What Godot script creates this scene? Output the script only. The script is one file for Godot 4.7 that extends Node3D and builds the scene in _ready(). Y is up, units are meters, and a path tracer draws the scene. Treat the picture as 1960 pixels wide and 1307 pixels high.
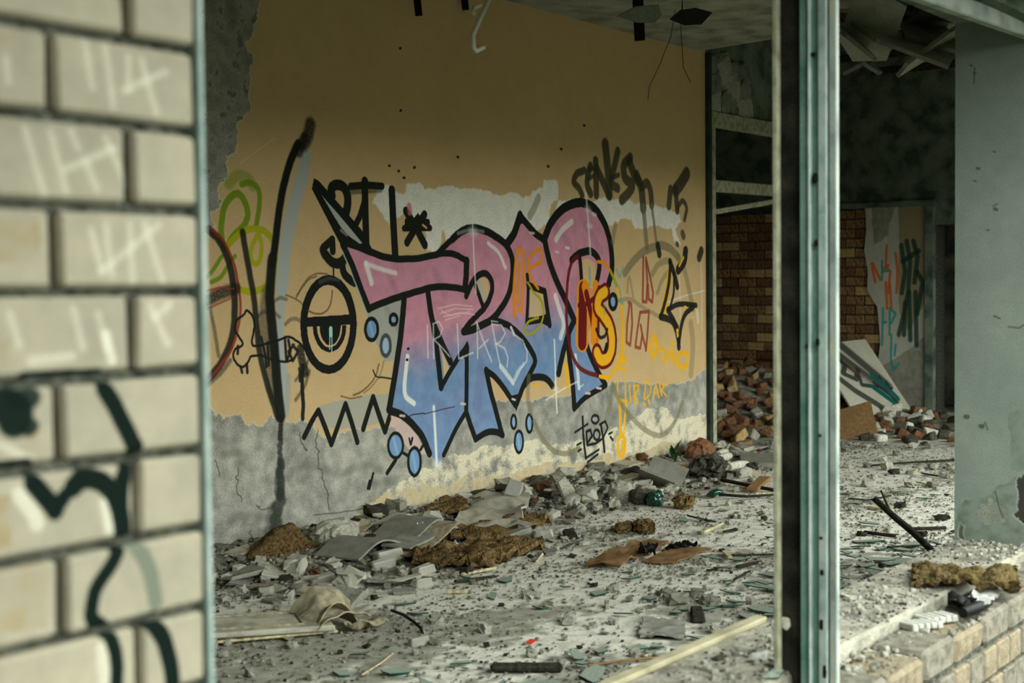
extends Node3D

var rng := RandomNumberGenerator.new()
var names := {}
var M := {}
var C := {}

# ---------------------------------------------------------------- bookkeeping
func numbered(called: String) -> String:
	if not names.has(called):
		names[called] = 0
		return called
	names[called] += 1
	return "%s_%03d" % [called, names[called]]

func tag(o: Node, label: String, category: String, group := "") -> void:
	o.set_meta("label", label)
	o.set_meta("category", category)
	if group:
		o.set_meta("group", group)

func thing(called: String, at: Vector3, label: String, category: String, group := "") -> Node3D:
	var o := Node3D.new()
	o.name = numbered(called)
	add_child(o)
	o.position = at
	tag(o, label, category, group)
	return o

func single(called: String, mesh: Mesh, m: Material, xf: Transform3D, label: String, category: String, group := "") -> MeshInstance3D:
	var o := MeshInstance3D.new()
	o.name = numbered(called)
	o.mesh = mesh
	if m:
		o.material_override = m
	add_child(o)
	o.transform = xf
	tag(o, label, category, group)
	return o

func setting(called: String) -> Node3D:
	var o := Node3D.new()
	o.name = called
	add_child(o)
	o.set_meta("kind", "structure")
	return o

func part(called: String, mesh: Mesh, m: Material, parent: Node3D, xf := Transform3D()) -> MeshInstance3D:
	var o := MeshInstance3D.new()
	o.name = called
	o.mesh = mesh
	if m:
		o.material_override = m
	parent.add_child(o, true)
	o.transform = xf
	return o

func at(p: Vector3, turn := 0.0, tilt_x := 0.0, tilt_z := 0.0) -> Transform3D:
	return Transform3D(Basis.from_euler(Vector3(tilt_x, turn, tilt_z)), p)

# ---------------------------------------------------------------- shapes
func tri_out(st: SurfaceTool, a: Vector3, b: Vector3, c: Vector3, o: Vector3, uvr := []) -> void:
	if (a - c).cross(a - b).dot((a + b + c) / 3.0 - o) < 0.0:
		var t := b
		b = c
		c = t
	for p: Vector3 in [a, b, c]:
		if uvr:
			st.set_uv(Vector2((p.x + uvr[0] - uvr[2]) / uvr[4], (uvr[3] - p.y - uvr[1]) / uvr[5]))
		st.add_vertex(p)

func quad_out(st: SurfaceTool, a: Vector3, b: Vector3, c: Vector3, d: Vector3, o: Vector3, uvr := []) -> void:
	tri_out(st, a, b, c, o, uvr)
	tri_out(st, a, c, d, o, uvr)

# chamfered box, its corners moved by up to jit
func cbox(sx: float, sy: float, sz: float, bev := 0.004, jit := 0.0, uvr := []) -> ArrayMesh:
	var st := SurfaceTool.new()
	st.begin(Mesh.PRIMITIVE_TRIANGLES)
	st.set_smooth_group(-1)
	add_cbox(st, Vector3.ZERO, sx, sy, sz, bev, jit, uvr)
	st.generate_normals()
	return st.commit()

func add_cbox(st: SurfaceTool, mid: Vector3, sx: float, sy: float, sz: float, bev := 0.004, jit := 0.0, uvr := []) -> void:
	var h := Vector3(sx, sy, sz) / 2.0
	bev = minf(bev, minf(h.x, minf(h.y, h.z)) * 0.9)
	var P := {}
	for i in [-1, 1]:
		for j in [-1, 1]:
			for k in [-1, 1]:
				var d := Vector3(rng.randf_range(-jit, jit), rng.randf_range(-jit, jit), rng.randf_range(-jit, jit)) + mid
				P[[i, j, k, 0]] = Vector3(i * h.x, j * (h.y - bev), k * (h.z - bev)) + d
				P[[i, j, k, 1]] = Vector3(i * (h.x - bev), j * h.y, k * (h.z - bev)) + d
				P[[i, j, k, 2]] = Vector3(i * (h.x - bev), j * (h.y - bev), k * h.z) + d
	var s := [-1, 1]
	for i: int in s:
		quad_out(st, P[[i, -1, -1, 0]], P[[i, 1, -1, 0]], P[[i, 1, 1, 0]], P[[i, -1, 1, 0]], mid, uvr)
		quad_out(st, P[[-1, i, -1, 1]], P[[1, i, -1, 1]], P[[1, i, 1, 1]], P[[-1, i, 1, 1]], mid, uvr)
		quad_out(st, P[[-1, -1, i, 2]], P[[1, -1, i, 2]], P[[1, 1, i, 2]], P[[-1, 1, i, 2]], mid, uvr)
		for j: int in s:
			quad_out(st, P[[i, j, -1, 0]], P[[i, j, 1, 0]], P[[i, j, 1, 1]], P[[i, j, -1, 1]], mid, uvr)
			quad_out(st, P[[i, -1, j, 0]], P[[i, 1, j, 0]], P[[i, 1, j, 2]], P[[i, -1, j, 2]], mid, uvr)
			quad_out(st, P[[-1, i, j, 1]], P[[1, i, j, 1]], P[[1, i, j, 2]], P[[-1, i, j, 2]], mid, uvr)
			for k: int in s:
				tri_out(st, P[[i, j, k, 0]], P[[i, j, k, 1]], P[[i, j, k, 2]], mid, uvr)

# a lump: a cube's faces in n by n cells, drawn towards a ball by roundness and broken up by noise
func lump(size: Vector3, n: int, roundness: float, amp: float, freq: float, number: int, smooth := false) -> ArrayMesh:
	var st := SurfaceTool.new()
	st.begin(Mesh.PRIMITIVE_TRIANGLES)
	st.set_smooth_group(0 if smooth else -1)
	var f := FastNoiseLite.new()
	f.seed = number
	f.frequency = freq
	f.fractal_octaves = 3
	var place := func(p: Vector3) -> Vector3:
		var q := p.lerp(p.normalized() * 1.1, roundness)
		q += amp * Vector3(f.get_noise_3dv(p), f.get_noise_3dv(p + Vector3(31, 7, 5)), f.get_noise_3dv(p + Vector3(3, 57, 25)))
		return q * size * 0.5
	for axis in 3:
		for side: int in [-1, 1]:
			for a in n:
				for b in n:
					var c := []
					for e: Vector2i in [Vector2i(a, b), Vector2i(a + 1, b), Vector2i(a + 1, b + 1), Vector2i(a, b + 1)]:
						var p := Vector3.ZERO
						p[axis] = side
						p[(axis + 1) % 3] = -1.0 + 2.0 * e.x / n
						p[(axis + 2) % 3] = -1.0 + 2.0 * e.y / n
						c.append(place.call(p))
					quad_out(st, c[0], c[1], c[2], c[3], Vector3.ZERO)
	st.generate_normals()
	return st.commit()

# a flat broken piece: an uneven polygon of given thickness; the rim is a second surface
func shard(r: float, stretch: float, sides: int, thick: float, face: Material, rim: Material, bend := 0.0) -> ArrayMesh:
	var poly := PackedVector2Array()
	for k in sides:
		var a := TAU * (k + rng.randf_range(-0.3, 0.3)) / sides
		poly.append(Vector2(cos(a) * stretch, sin(a) / stretch) * r * rng.randf_range(0.65, 1.1))
	return plate(poly, thick, face, rim, bend)

func plate(poly: PackedVector2Array, thick: float, face: Material, rim: Material, bend := 0.0) -> ArrayMesh:
	var out := ArrayMesh.new()
	var mid := Vector2.ZERO
	for p in poly:
		mid += p / poly.size()
	var lift := func(p: Vector2, y: float) -> Vector3: return Vector3(p.x, y + bend * p.x * p.x, p.y)
	for pass_ in 2:
		var st := SurfaceTool.new()
		st.begin(Mesh.PRIMITIVE_TRIANGLES)
		st.set_smooth_group(-1)
		for k in poly.size():
			var a := poly[k]
			var b := poly[(k + 1) % poly.size()]
			if pass_ == 0:
				tri_out(st, lift.call(mid, thick / 2), lift.call(a, thick / 2), lift.call(b, thick / 2), Vector3(mid.x, -9, mid.y))
				tri_out(st, lift.call(mid, -thick / 2), lift.call(a, -thick / 2), lift.call(b, -thick / 2), Vector3(mid.x, 9, mid.y))
			else:
				quad_out(st, lift.call(a, thick / 2), lift.call(b, thick / 2), lift.call(b, -thick / 2), lift.call(a, -thick / 2), Vector3(mid.x, 0, mid.y))
		st.generate_normals()
		out = st.commit(out)
		out.surface_set_material(pass_, face if pass_ == 0 else rim)
	return out

# a crumpled or curled sheet; shape(u, v) in 0..1 gives the place of its middle surface
func sheet(nu: int, nv: int, thick: float, shape: Callable) -> ArrayMesh:
	var st := SurfaceTool.new()
	st.begin(Mesh.PRIMITIVE_TRIANGLES)
	var g := []
	for i in nu + 1:
		var row := []
		for j in nv + 1:
			row.append(shape.call(float(i) / nu, float(j) / nv))
		g.append(row)
	var nrm := func(i: int, j: int) -> Vector3:
		var du: Vector3 = g[mini(i + 1, nu)][j] - g[maxi(i - 1, 0)][j]
		var dv: Vector3 = g[i][mini(j + 1, nv)] - g[i][maxi(j - 1, 0)]
		return dv.cross(du).normalized() * thick / 2
	for s: int in [1, -1]:
		st.set_smooth_group(1 if s > 0 else 2)
		for i in nu:
			for j in nv:
				var c := []
				for e: Vector2i in [Vector2i(i, j), Vector2i(i + 1, j), Vector2i(i + 1, j + 1), Vector2i(i, j + 1)]:
					c.append(g[e.x][e.y] + s * nrm.call(e.x, e.y))
				var ahead: Vector3 = (c[0] + c[2]) / 2 - s * nrm.call(i, j) * 20.0
				quad_out(st, c[0], c[1], c[2], c[3], ahead)
	st.set_smooth_group(-1)
	var mid: Vector3 = g[nu / 2][nv / 2]
	for i in nu:
		for j: int in [0, nv]:
			quad_out(st, g[i][j] + nrm.call(i, j), g[i + 1][j] + nrm.call(i + 1, j), g[i + 1][j] - nrm.call(i + 1, j), g[i][j] - nrm.call(i, j), mid)
	for j in nv:
		for i: int in [0, nu]:
			quad_out(st, g[i][j] + nrm.call(i, j), g[i][j + 1] + nrm.call(i, j + 1), g[i][j + 1] - nrm.call(i, j + 1), g[i][j] - nrm.call(i, j), mid)
	st.generate_normals()
	return st.commit()

func tube(path: Array, radii: Array, sides := 7) -> ArrayMesh:
	var st := SurfaceTool.new()
	st.begin(Mesh.PRIMITIVE_TRIANGLES)
	var rings := []
	for k in path.size():
		var along: Vector3 = (path[mini(k + 1, path.size() - 1)] - path[maxi(k - 1, 0)]).normalized()
		var u := along.cross(Vector3(0.31, 0.77, 0.55)).normalized()
		var v := along.cross(u)
		var ring := []
		var r: float = radii[mini(k, radii.size() - 1)]
		for s in sides:
			ring.append(path[k] + (u * cos(TAU * s / sides) + v * sin(TAU * s / sides)) * r)
		rings.append(ring)
	for k in path.size() - 1:
		var o: Vector3 = (path[k] + path[k + 1]) / 2
		for s in sides:
			var t := (s + 1) % sides
			quad_out(st, rings[k][s], rings[k][t], rings[k + 1][t], rings[k + 1][s], o)
	st.set_smooth_group(-1)
	for k: int in [0, path.size() - 1]:
		var inside: Vector3 = path[1] if k == 0 else path[path.size() - 2]
		for s in sides:
			tri_out(st, path[k], rings[k][s], rings[k][(s + 1) % sides], inside)
	st.generate_normals()
	return st.commit()

# upright slab of a polygon given in (z, y), facing -x, from x to x + thick, with uv over a given rectangle
func wall_plate(poly: PackedVector2Array, thick: float, r: Rect2) -> ArrayMesh:
	var st := SurfaceTool.new()
	st.begin(Mesh.PRIMITIVE_TRIANGLES)
	st.set_smooth_group(-1)
	var idx := Geometry2D.triangulate_polygon(poly)
	var mid := Vector3(thick / 2, r.get_center().y, r.get_center().x)
	for k in range(0, idx.size(), 3):
		var v := []
		for n in 3:
			v.append(Vector3(0, poly[idx[k + n]].y, poly[idx[k + n]].x))
		if (v[0] - v[2]).cross(v[0] - v[1]).x > 0:
			v.reverse()
		for p: Vector3 in v:
			st.set_uv(Vector2((p.z - r.position.x) / r.size.x, (r.end.y - p.y) / r.size.y))
			st.add_vertex(p)
	for k in poly.size():
		var a := poly[k]
		var b := poly[(k + 1) % poly.size()]
		for p: Vector3 in [Vector3(0, a.y, a.x), Vector3(thick, a.y, a.x), Vector3(thick, b.y, b.x), Vector3(0, a.y, a.x), Vector3(thick, b.y, b.x), Vector3(0, b.y, b.x)]:
			st.set_uv(Vector2((p.z - r.position.x) / r.size.x, (r.end.y - p.y) / r.size.y))
			st.add_vertex(p)
	st.generate_normals()
	return st.commit()

func box_at(called: String, parent: Node3D, m: Material, lo: Vector3, hi: Vector3, bev := 0.004, jit := 0.0) -> MeshInstance3D:
	var s := hi - lo
	return part(called, cbox(s.x, s.y, s.z, bev, jit), m, parent, Transform3D(Basis(), (lo + hi) / 2))

# ---------------------------------------------------------------- materials
func c8(r: float, g: float, b: float) -> Color:
	return Color(r / 255.0, g / 255.0, b / 255.0)

# seamless picture: colours of a ramp looked up by noise, with a finer noise laid over
func grain(number: int, freq: float, ramp: Array, fine := 14.0, size := 512, stretch := 1, octaves := 5) -> ImageTexture:
	var f := FastNoiseLite.new()
	f.seed = number
	f.frequency = freq
	f.fractal_octaves = octaves
	var im := f.get_seamless_image(size, size / stretch)
	im.convert(Image.FORMAT_L8)
	if stretch > 1:
		im.resize(size, size, Image.INTERPOLATE_CUBIC)
	f.seed = number + 77
	f.frequency = 0.16
	f.fractal_octaves = 2
	var jm := f.get_seamless_image(size, size)
	jm.convert(Image.FORMAT_L8)
	var n1 := im.get_data()
	var n2 := jm.get_data()
	var lut := []
	var gr := Gradient.new()
	gr.offsets = PackedFloat32Array(range(ramp.size()).map(func(k): return float(k) / (ramp.size() - 1)))
	gr.colors = PackedColorArray(ramp)
	for k in 256:
		lut.append(gr.sample(clampf((k / 255.0 - 0.5) * 1.5 + 0.5, 0, 1)))
	var out := PackedByteArray()
	out.resize(size * size * 3)
	for k in size * size:
		var c: Color = lut[n1[k]]
		var d := (n2[k] - 128) / 128.0 * fine
		out[k * 3] = clampi(int(c.r * 255 + d), 0, 255)
		out[k * 3 + 1] = clampi(int(c.g * 255 + d), 0, 255)
		out[k * 3 + 2] = clampi(int(c.b * 255 + d), 0, 255)
	return ImageTexture.create_from_image(Image.create_from_data(size, size, false, Image.FORMAT_RGB8, out))

func relief(number: int, freq: float, octaves := 5) -> ImageTexture:
	var f := FastNoiseLite.new()
	f.seed = number
	f.frequency = freq
	f.fractal_octaves = octaves
	var im := f.get_seamless_image(512, 512)
	im.convert(Image.FORMAT_L8)
	return ImageTexture.create_from_image(im)

func mat(tex: Texture2D, rough := 0.9, tri := 0.0, world := false, bump: Texture2D = null, bump_cm := 0.3, tint := Color.WHITE) -> StandardMaterial3D:
	var m := StandardMaterial3D.new()
	m.albedo_texture = tex
	m.albedo_color = tint
	m.roughness = rough
	m.metallic_specular = 0.16
	if tri > 0:
		m.uv1_triplanar = true
		m.uv1_world_triplanar = world
		m.uv1_scale = Vector3.ONE * tri
	if bump:
		m.heightmap_enabled = true
		m.heightmap_texture = bump
		m.heightmap_scale = bump_cm
	return m

func plain(c: Color, rough := 0.8, metal := 0.0) -> StandardMaterial3D:
	var m := StandardMaterial3D.new()
	m.albedo_color = c
	m.roughness = rough
	m.metallic = metal
	if rough > 0.4:
		m.metallic_specular = 0.2
	return m

func make_materials() -> void:
	var b1 := relief(5, 0.02)
	var b2 := relief(6, 0.06)
	M.plaster = mat(grain(1, 0.01, [c8(84, 88, 80), c8(116, 118, 106), c8(136, 136, 122), c8(152, 150, 136)]), 0.95, 0.5, true, b1, 0.6)
	M.tan_plain = mat(grain(2, 0.008, [c8(176, 140, 92), c8(196, 158, 106), c8(204, 166, 114)], 8), 0.9, 0.4, true, b1, 0.3)
	M.ceiling = mat(grain(3, 0.012, [c8(112, 116, 102), c8(142, 144, 128), c8(158, 158, 142)]), 0.95, 0.4, true, b1, 0.5)
	M.dark_slab = mat(grain(4, 0.012, [c8(88, 90, 82), c8(112, 112, 102), c8(126, 124, 114)]), 0.95, 0.4, true, b1, 0.8)
	M.weathered = mat(grain(8, 0.012, [c8(70, 82, 72), c8(104, 114, 100), c8(122, 128, 112)]), 0.95, 0.5, true, b1, 0.6)
	M.mortar = mat(grain(9, 0.03, [c8(46, 48, 42), c8(76, 78, 68), c8(98, 98, 86)], 20), 0.98, 2.0, true, b2, 0.6)
	M.concrete = mat(grain(10, 0.014, [c8(98, 95, 84), c8(122, 118, 104), c8(138, 133, 118), c8(150, 145, 129)], 18), 0.95, 0.8, true, b2, 0.4)
	M.pavement = mat(grain(11, 0.014, [c8(34, 40, 28), c8(44, 50, 36), c8(54, 58, 44)]), 0.95, 0.3, true, b2, 0.4)
	M.lump_pale = mat(grain(12, 0.02, [c8(172, 168, 148), c8(204, 200, 182), c8(220, 216, 198)], 16), 0.95, 3.0, false, b2, 0.3)
	M.lump_grey = mat(grain(13, 0.02, [c8(136, 134, 118), c8(166, 162, 145), c8(186, 181, 162)], 18), 0.95, 3.0, false, b2, 0.4)
	M.lump_dark = mat(grain(14, 0.02, [c8(52, 52, 44), c8(78, 76, 64), c8(98, 94, 80)], 18), 0.95, 3.0, false, b2, 0.4)
	M.lump_brick = mat(grain(15, 0.02, [c8(98, 70, 50), c8(132, 94, 66), c8(152, 114, 84)], 20), 0.95, 3.0, false, b2, 0.4)
	M.brick_far = mat(grain(16, 0.02, [c8(104, 78, 52), c8(138, 106, 70), c8(160, 130, 92)], 20), 0.95, 2.0, false, b2, 0.4)
	M.brick_far2 = mat(grain(17, 0.02, [c8(86, 62, 46), c8(114, 84, 60), c8(130, 98, 70)], 20), 0.95, 2.0, false, b2, 0.4)
	M.brick_far3 = mat(grain(18, 0.02, [c8(150, 122, 78), c8(176, 148, 98), c8(190, 162, 112)], 20), 0.95, 2.0, false, b2, 0.4)
	M.brick_sill = mat(grain(19, 0.014, [c8(86, 82, 71), c8(106, 101, 88), c8(120, 114, 100)], 14), 0.92, 2.0, true, b2, 0.25)
	M.brick_sill_tan = mat(grain(20, 0.014, [c8(102, 92, 74), c8(119, 108, 88), c8(132, 121, 100)], 14), 0.92, 2.0, true, b2, 0.25)
	M.fibre = mat(grain(21, 0.03, [c8(70, 56, 34), c8(108, 86, 52), c8(134, 110, 72), c8(156, 134, 94)], 26), 0.98, 2.5, false, b2, 1.2)
	M.fibre_dark = mat(grain(42, 0.035, [c8(40, 32, 20), c8(84, 66, 40), c8(104, 84, 52), c8(120, 100, 66)], 26), 0.98, 2.0, false, b2, 1.5)
	M.rag = mat(grain(22, 0.03, [c8(52, 44, 26), c8(86, 72, 44), c8(112, 96, 62)], 22), 0.98, 3.0, false, b2, 0.8)
	M.card = mat(grain(23, 0.02, [c8(106, 80, 52), c8(126, 98, 66), c8(138, 110, 76)], 10), 0.95, 1.0, false, b1, 0.3)
	M.board = mat(grain(24, 0.012, [c8(150, 146, 128), c8(176, 170, 150), c8(192, 186, 164)], 10), 0.85, 1.2, false, b1, 0.2)
	M.board_grey = mat(grain(25, 0.012, [c8(120, 120, 108), c8(146, 144, 130)], 12), 0.9, 1.2, false, b1, 0.3)
	M.paper = mat(grain(26, 0.02, [c8(128, 118, 94), c8(158, 148, 121), c8(182, 172, 146)], 12), 0.9, 2.0, false, b1, 0.3)
	M.wood_pale = mat(grain(27, 0.03, [c8(150, 136, 100), c8(188, 174, 134), c8(208, 196, 158)], 12, 512, 16), 0.9, 1.5, false, b2, 0.2)
	M.wood_grey = mat(grain(41, 0.01, [c8(128, 122, 98), c8(150, 142, 114), c8(162, 154, 126)], 8), 0.9, 1.0, false)
	M.wood_dark = mat(grain(28, 0.03, [c8(34, 33, 28), c8(54, 51, 42), c8(72, 67, 55)], 8), 0.95, 1.5, false, b2, 0.4)
	M.wood_orange = mat(grain(29, 0.03, [c8(124, 98, 64), c8(140, 110, 72), c8(147, 117, 79)], 8), 0.9, 1.5, false, b2, 0.2)
	M.frame_paint = mat(grain(30, 0.02, [c8(132, 130, 106), c8(160, 158, 132), c8(172, 170, 146)], 12), 0.8, 1.0, false, b1, 0.2)
	M.corner = mat(grain(44, 0.012, [c8(44, 52, 44), c8(60, 68, 58)], 8), 0.9, 1.0, true)
	M.steel_dark = mat(grain(31, 0.012, [c8(26, 26, 22), c8(40, 40, 34), c8(54, 50, 42)], 8), 0.6, 1.0, true, b1, 0.2)
	M.steel_teal = mat(grain(32, 0.01, [c8(86, 126, 112), c8(112, 148, 134), c8(132, 160, 146)], 8), 0.5, 1.0, true, b1, 0.1)
	M.steel_pale = mat(grain(33, 0.012, [c8(124, 142, 134), c8(150, 164, 156), c8(170, 178, 168)], 8), 0.5, 1.2, true, b1, 0.1)
	M.steel_worn = mat(grain(34, 0.006, [c8(122, 130, 122), c8(146, 154, 146), c8(158, 164, 154), c8(168, 170, 148)], 6), 0.6, 1.0, true, b1, 0.2)
	M.glass_dusty = mat(grain(35, 0.02, [c8(104, 122, 108), c8(138, 148, 132), c8(164, 166, 150)], 16), 0.5, 2.0, false)
	M.glass_edge = plain(c8(10, 70, 52), 0.25)
	M.bottle = plain(c8(8, 58, 40), 0.12)
	M.red = plain(c8(204, 62, 36), 0.5)
	M.orange = plain(c8(206, 128, 84), 0.8)
	M.black = plain(c8(22, 22, 20), 0.5)
	M.white_plastic = plain(c8(160, 158, 150), 0.5)
	M.foil = plain(c8(180, 184, 180), 0.35, 0.7)
	M.foam = mat(grain(36, 0.05, [c8(148, 148, 136), c8(172, 170, 158)], 12), 0.95, 4.0, false, b2, 0.3)
	M.cable = plain(c8(188, 186, 160), 0.6)
	M.dirt = mat(grain(37, 0.02, [c8(96, 94, 80), c8(132, 128, 112), c8(162, 158, 142), c8(182, 176, 160)], 26), 0.98, 0.9, true, b2, 1.0)
	M.leaf = plain(c8(34, 66, 30), 0.7)

# ---------------------------------------------------------------- painting on walls
class Painter:
	var w: int
	var h: int
	var buf := PackedByteArray()
	var hb := PackedByteArray()
	var n1: PackedByteArray
	var n2: PackedByteArray
	var n3: PackedByteArray
	var inks := {}
	var seam := [0.0, 0.0, 1.0]

	func _init(width: int, height: int, number: int) -> void:
		w = width
		h = height
		buf.resize(w * h * 3)
		hb.resize(w * h)
		hb.fill(150)
		n1 = noise(number, 0.004, 4)
		n2 = noise(number + 1, 0.022, 5)
		n3 = noise(number + 2, 0.2, 3)

	func noise(number: int, freq: float, octaves: int) -> PackedByteArray:
		var f := FastNoiseLite.new()
		f.seed = number
		f.frequency = freq
		f.fractal_octaves = octaves
		var im := f.get_image(w, h)
		im.convert(Image.FORMAT_L8)
		return im.get_data()

	func ground(a: Color, b: Color, fine: float) -> void:
		for k in w * h:
			var t := (n1[k] * 0.6 + n2[k] * 0.4) / 255.0
			var d := (n3[k] - 128) / 128.0 * fine
			buf[k * 3] = clampi(int(lerpf(a.r, b.r, t) * 255 + d), 0, 255)
			buf[k * 3 + 1] = clampi(int(lerpf(a.g, b.g, t) * 255 + d), 0, 255)
			buf[k * 3 + 2] = clampi(int(lerpf(a.b, b.b, t) * 255 + d), 0, 255)
			hb[k] = 150 + (n3[k] - 128) / 10 + (n2[k] - 128) / 8

	func blend(k: int, c: Color, a: float) -> void:
		var i := k * 3
		buf[i] = int(buf[i] + (c.r * 255 - buf[i]) * a)
		buf[i + 1] = int(buf[i + 1] + (c.g * 255 - buf[i + 1]) * a)
		buf[i + 2] = int(buf[i + 2] + (c.b * 255 - buf[i + 2]) * a)

	func stroke(p: Array, width: float, soft: float, c: Color, alpha: float, grainy: bool) -> void:
		var r := width / 2.0
		var reach := r + soft
		var x0 := w
		var y0 := h
		var x1 := 0
		var y1 := 0
		for k in range(0, p.size(), 2):
			x0 = mini(x0, int(p[k] - reach - 1))
			x1 = maxi(x1, int(p[k] + reach + 2))
			y0 = mini(y0, int(p[k + 1] - reach - 1))
			y1 = maxi(y1, int(p[k + 1] + reach + 2))
		x0 = maxi(x0, 0)
		y0 = maxi(y0, 0)
		x1 = mini(x1, w)
		y1 = mini(y1, h)
		var bw := x1 - x0
		var bh := y1 - y0
		if bw <= 0 or bh <= 0:
			return
		var cov := PackedFloat32Array()
		cov.resize(bw * bh)
		for k in range(0, p.size() - 2, 2):
			var ax: float = p[k]
			var ay: float = p[k + 1]
			var dx: float = p[k + 2] - ax
			var dy: float = p[k + 3] - ay
			var l2 := maxf(dx * dx + dy * dy, 0.01)
			for y in range(maxi(y0, int(minf(ay, ay + dy) - reach)), mini(y1, int(maxf(ay, ay + dy) + reach) + 2)):
				for x in range(maxi(x0, int(minf(ax, ax + dx) - reach)), mini(x1, int(maxf(ax, ax + dx) + reach) + 2)):
					var t := clampf(((x - ax) * dx + (y - ay) * dy) / l2, 0.0, 1.0)
					var ex := x - ax - dx * t
					var ey := y - ay - dy * t
					var v := (r - sqrt(ex * ex + ey * ey)) / soft + 0.5
					if v > 0.0:
						var at := (y - y0) * bw + x - x0
						if v > cov[at]:
							cov[at] = minf(v, 1.0)
		for y in bh:
			for x in bw:
				var a := cov[y * bw + x]
				if a > 0.0:
					var k := (y + y0) * w + x + x0
					a *= alpha
					if grainy:
						a *= clampf(0.35 + n3[k] / 150.0 * 0.75, 0.0, 1.0)
					blend(k, c, a)

	func jagged(p: Array, amount: float, number: int) -> PackedVector2Array:
		var rnd := RandomNumberGenerator.new()
		rnd.seed = number
		var out := PackedVector2Array()
		for k in range(0, p.size(), 2):
			out.append(Vector2(p[k], p[k + 1]))
		var amp := amount
		while amp > 0.7:
			var next := PackedVector2Array()
			for k in out.size():
				var a := out[k]
				var b := out[(k + 1) % out.size()]
				next.append(a)
				if a.distance_to(b) > 4.0:
					next.append((a + b) / 2 + (b - a).orthogonal().normalized() * rnd.randf_range(-amp, amp))
			out = next
			amp *= 0.62
		return out

	func fill(p: Array, c: Color, c2: Color, mode: int, jag: float, alpha: float, rim: int, level: int, number: int) -> void:
		var poly := jagged(p, jag, number)
		var y0 := h
		var y1 := 0
		for q in poly:
			y0 = mini(y0, int(q.y))
			y1 = maxi(y1, int(q.y) + 1)
		for y in range(maxi(y0, 0), mini(y1, h)):
			var xs := []
			for k in poly.size():
				var a := poly[k]
				var b := poly[(k + 1) % poly.size()]
				if (a.y <= y + 0.5) != (b.y <= y + 0.5):
					xs.append(a.x + (y + 0.5 - a.y) / (b.y - a.y) * (b.x - a.x))
			xs.sort()
			for k in range(0, xs.size() - 1, 2):
				for x in range(maxi(int(xs[k] + 0.5), 0), mini(int(xs[k + 1] + 0.5), w)):
					var at := y * w + x
					var col := c
					var a := alpha
					if mode == 1:
						var t := clampf((y - (seam[0] + seam[1] * x)) / seam[2] + (n2[at] - 128) / 700.0, 0.0, 1.0)
						col = c.lerp(c2, t)
						col = col.darkened((n2[at] - 128) / 1600.0) if n2[at] > 128 else col.lightened((128 - n2[at]) / 1600.0)
					elif mode == 2:
						col = c.lerp(c2, clampf((n1[at] * 0.5 + n2[at] * 0.8 - 70) / 190.0, 0, 1))
						if n2[at] > 168 and level > 92:
							col = col.darkened(minf(0.3, (n2[at] - 168) / 100.0))
					elif mode == 3:
						col = c.lerp(c2, n2[at] / 255.0)
					elif mode == 4:
						a *= clampf((n2[at] * 0.7 + n1[at] * 0.5 + (n3[at] - 128) * 0.2 - 85) / 90.0, 0, 1)
						col = c.lerp(c2, n3[at] / 255.0)
					elif mode == 5:
						a *= clampf((n2[at] * 0.7 + n1[at] * 0.3 + (n3[at] - 128) * 0.4 - 84) / 100.0, 0, 1)
					if mode >= 2:
						var d := (n3[at] - 128) / 1600.0
						col = Color(col.r + d, col.g + d, col.b + d)
					blend(at, col, a)
					if level >= 0:
						hb[at] = level + (n3[at] - 128) / 8 + (n2[at] - 128) / 4
		if rim:
			var edge := []
			for k in poly.size() + 1:
				edge.append(poly[k % poly.size()].x)
				edge.append(poly[k % poly.size()].y)
			stroke(edge, 3.0, 2.0, inks.rim, 0.55, true)

	func run(ops: Array) -> void:
		for n in ops.size():
			var o: Array = ops[n]
			if o[0] == "s":
				stroke(o[6], o[2], o[3], inks[o[1]], o[4], o[5] > 0)
			else:
				fill(o[7], inks[o[1]], inks.get(o[1] + "_b", inks[o[1]]), o[2], o[3], o[4], o[5], o[6], 500 + n)

	func picture() -> ImageTexture:
		return ImageTexture.create_from_image(Image.create_from_data(w, h, false, Image.FORMAT_RGB8, buf))

	func heights() -> ImageTexture:
		return ImageTexture.create_from_image(Image.create_from_data(w, h, false, Image.FORMAT_L8, hb))

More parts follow.
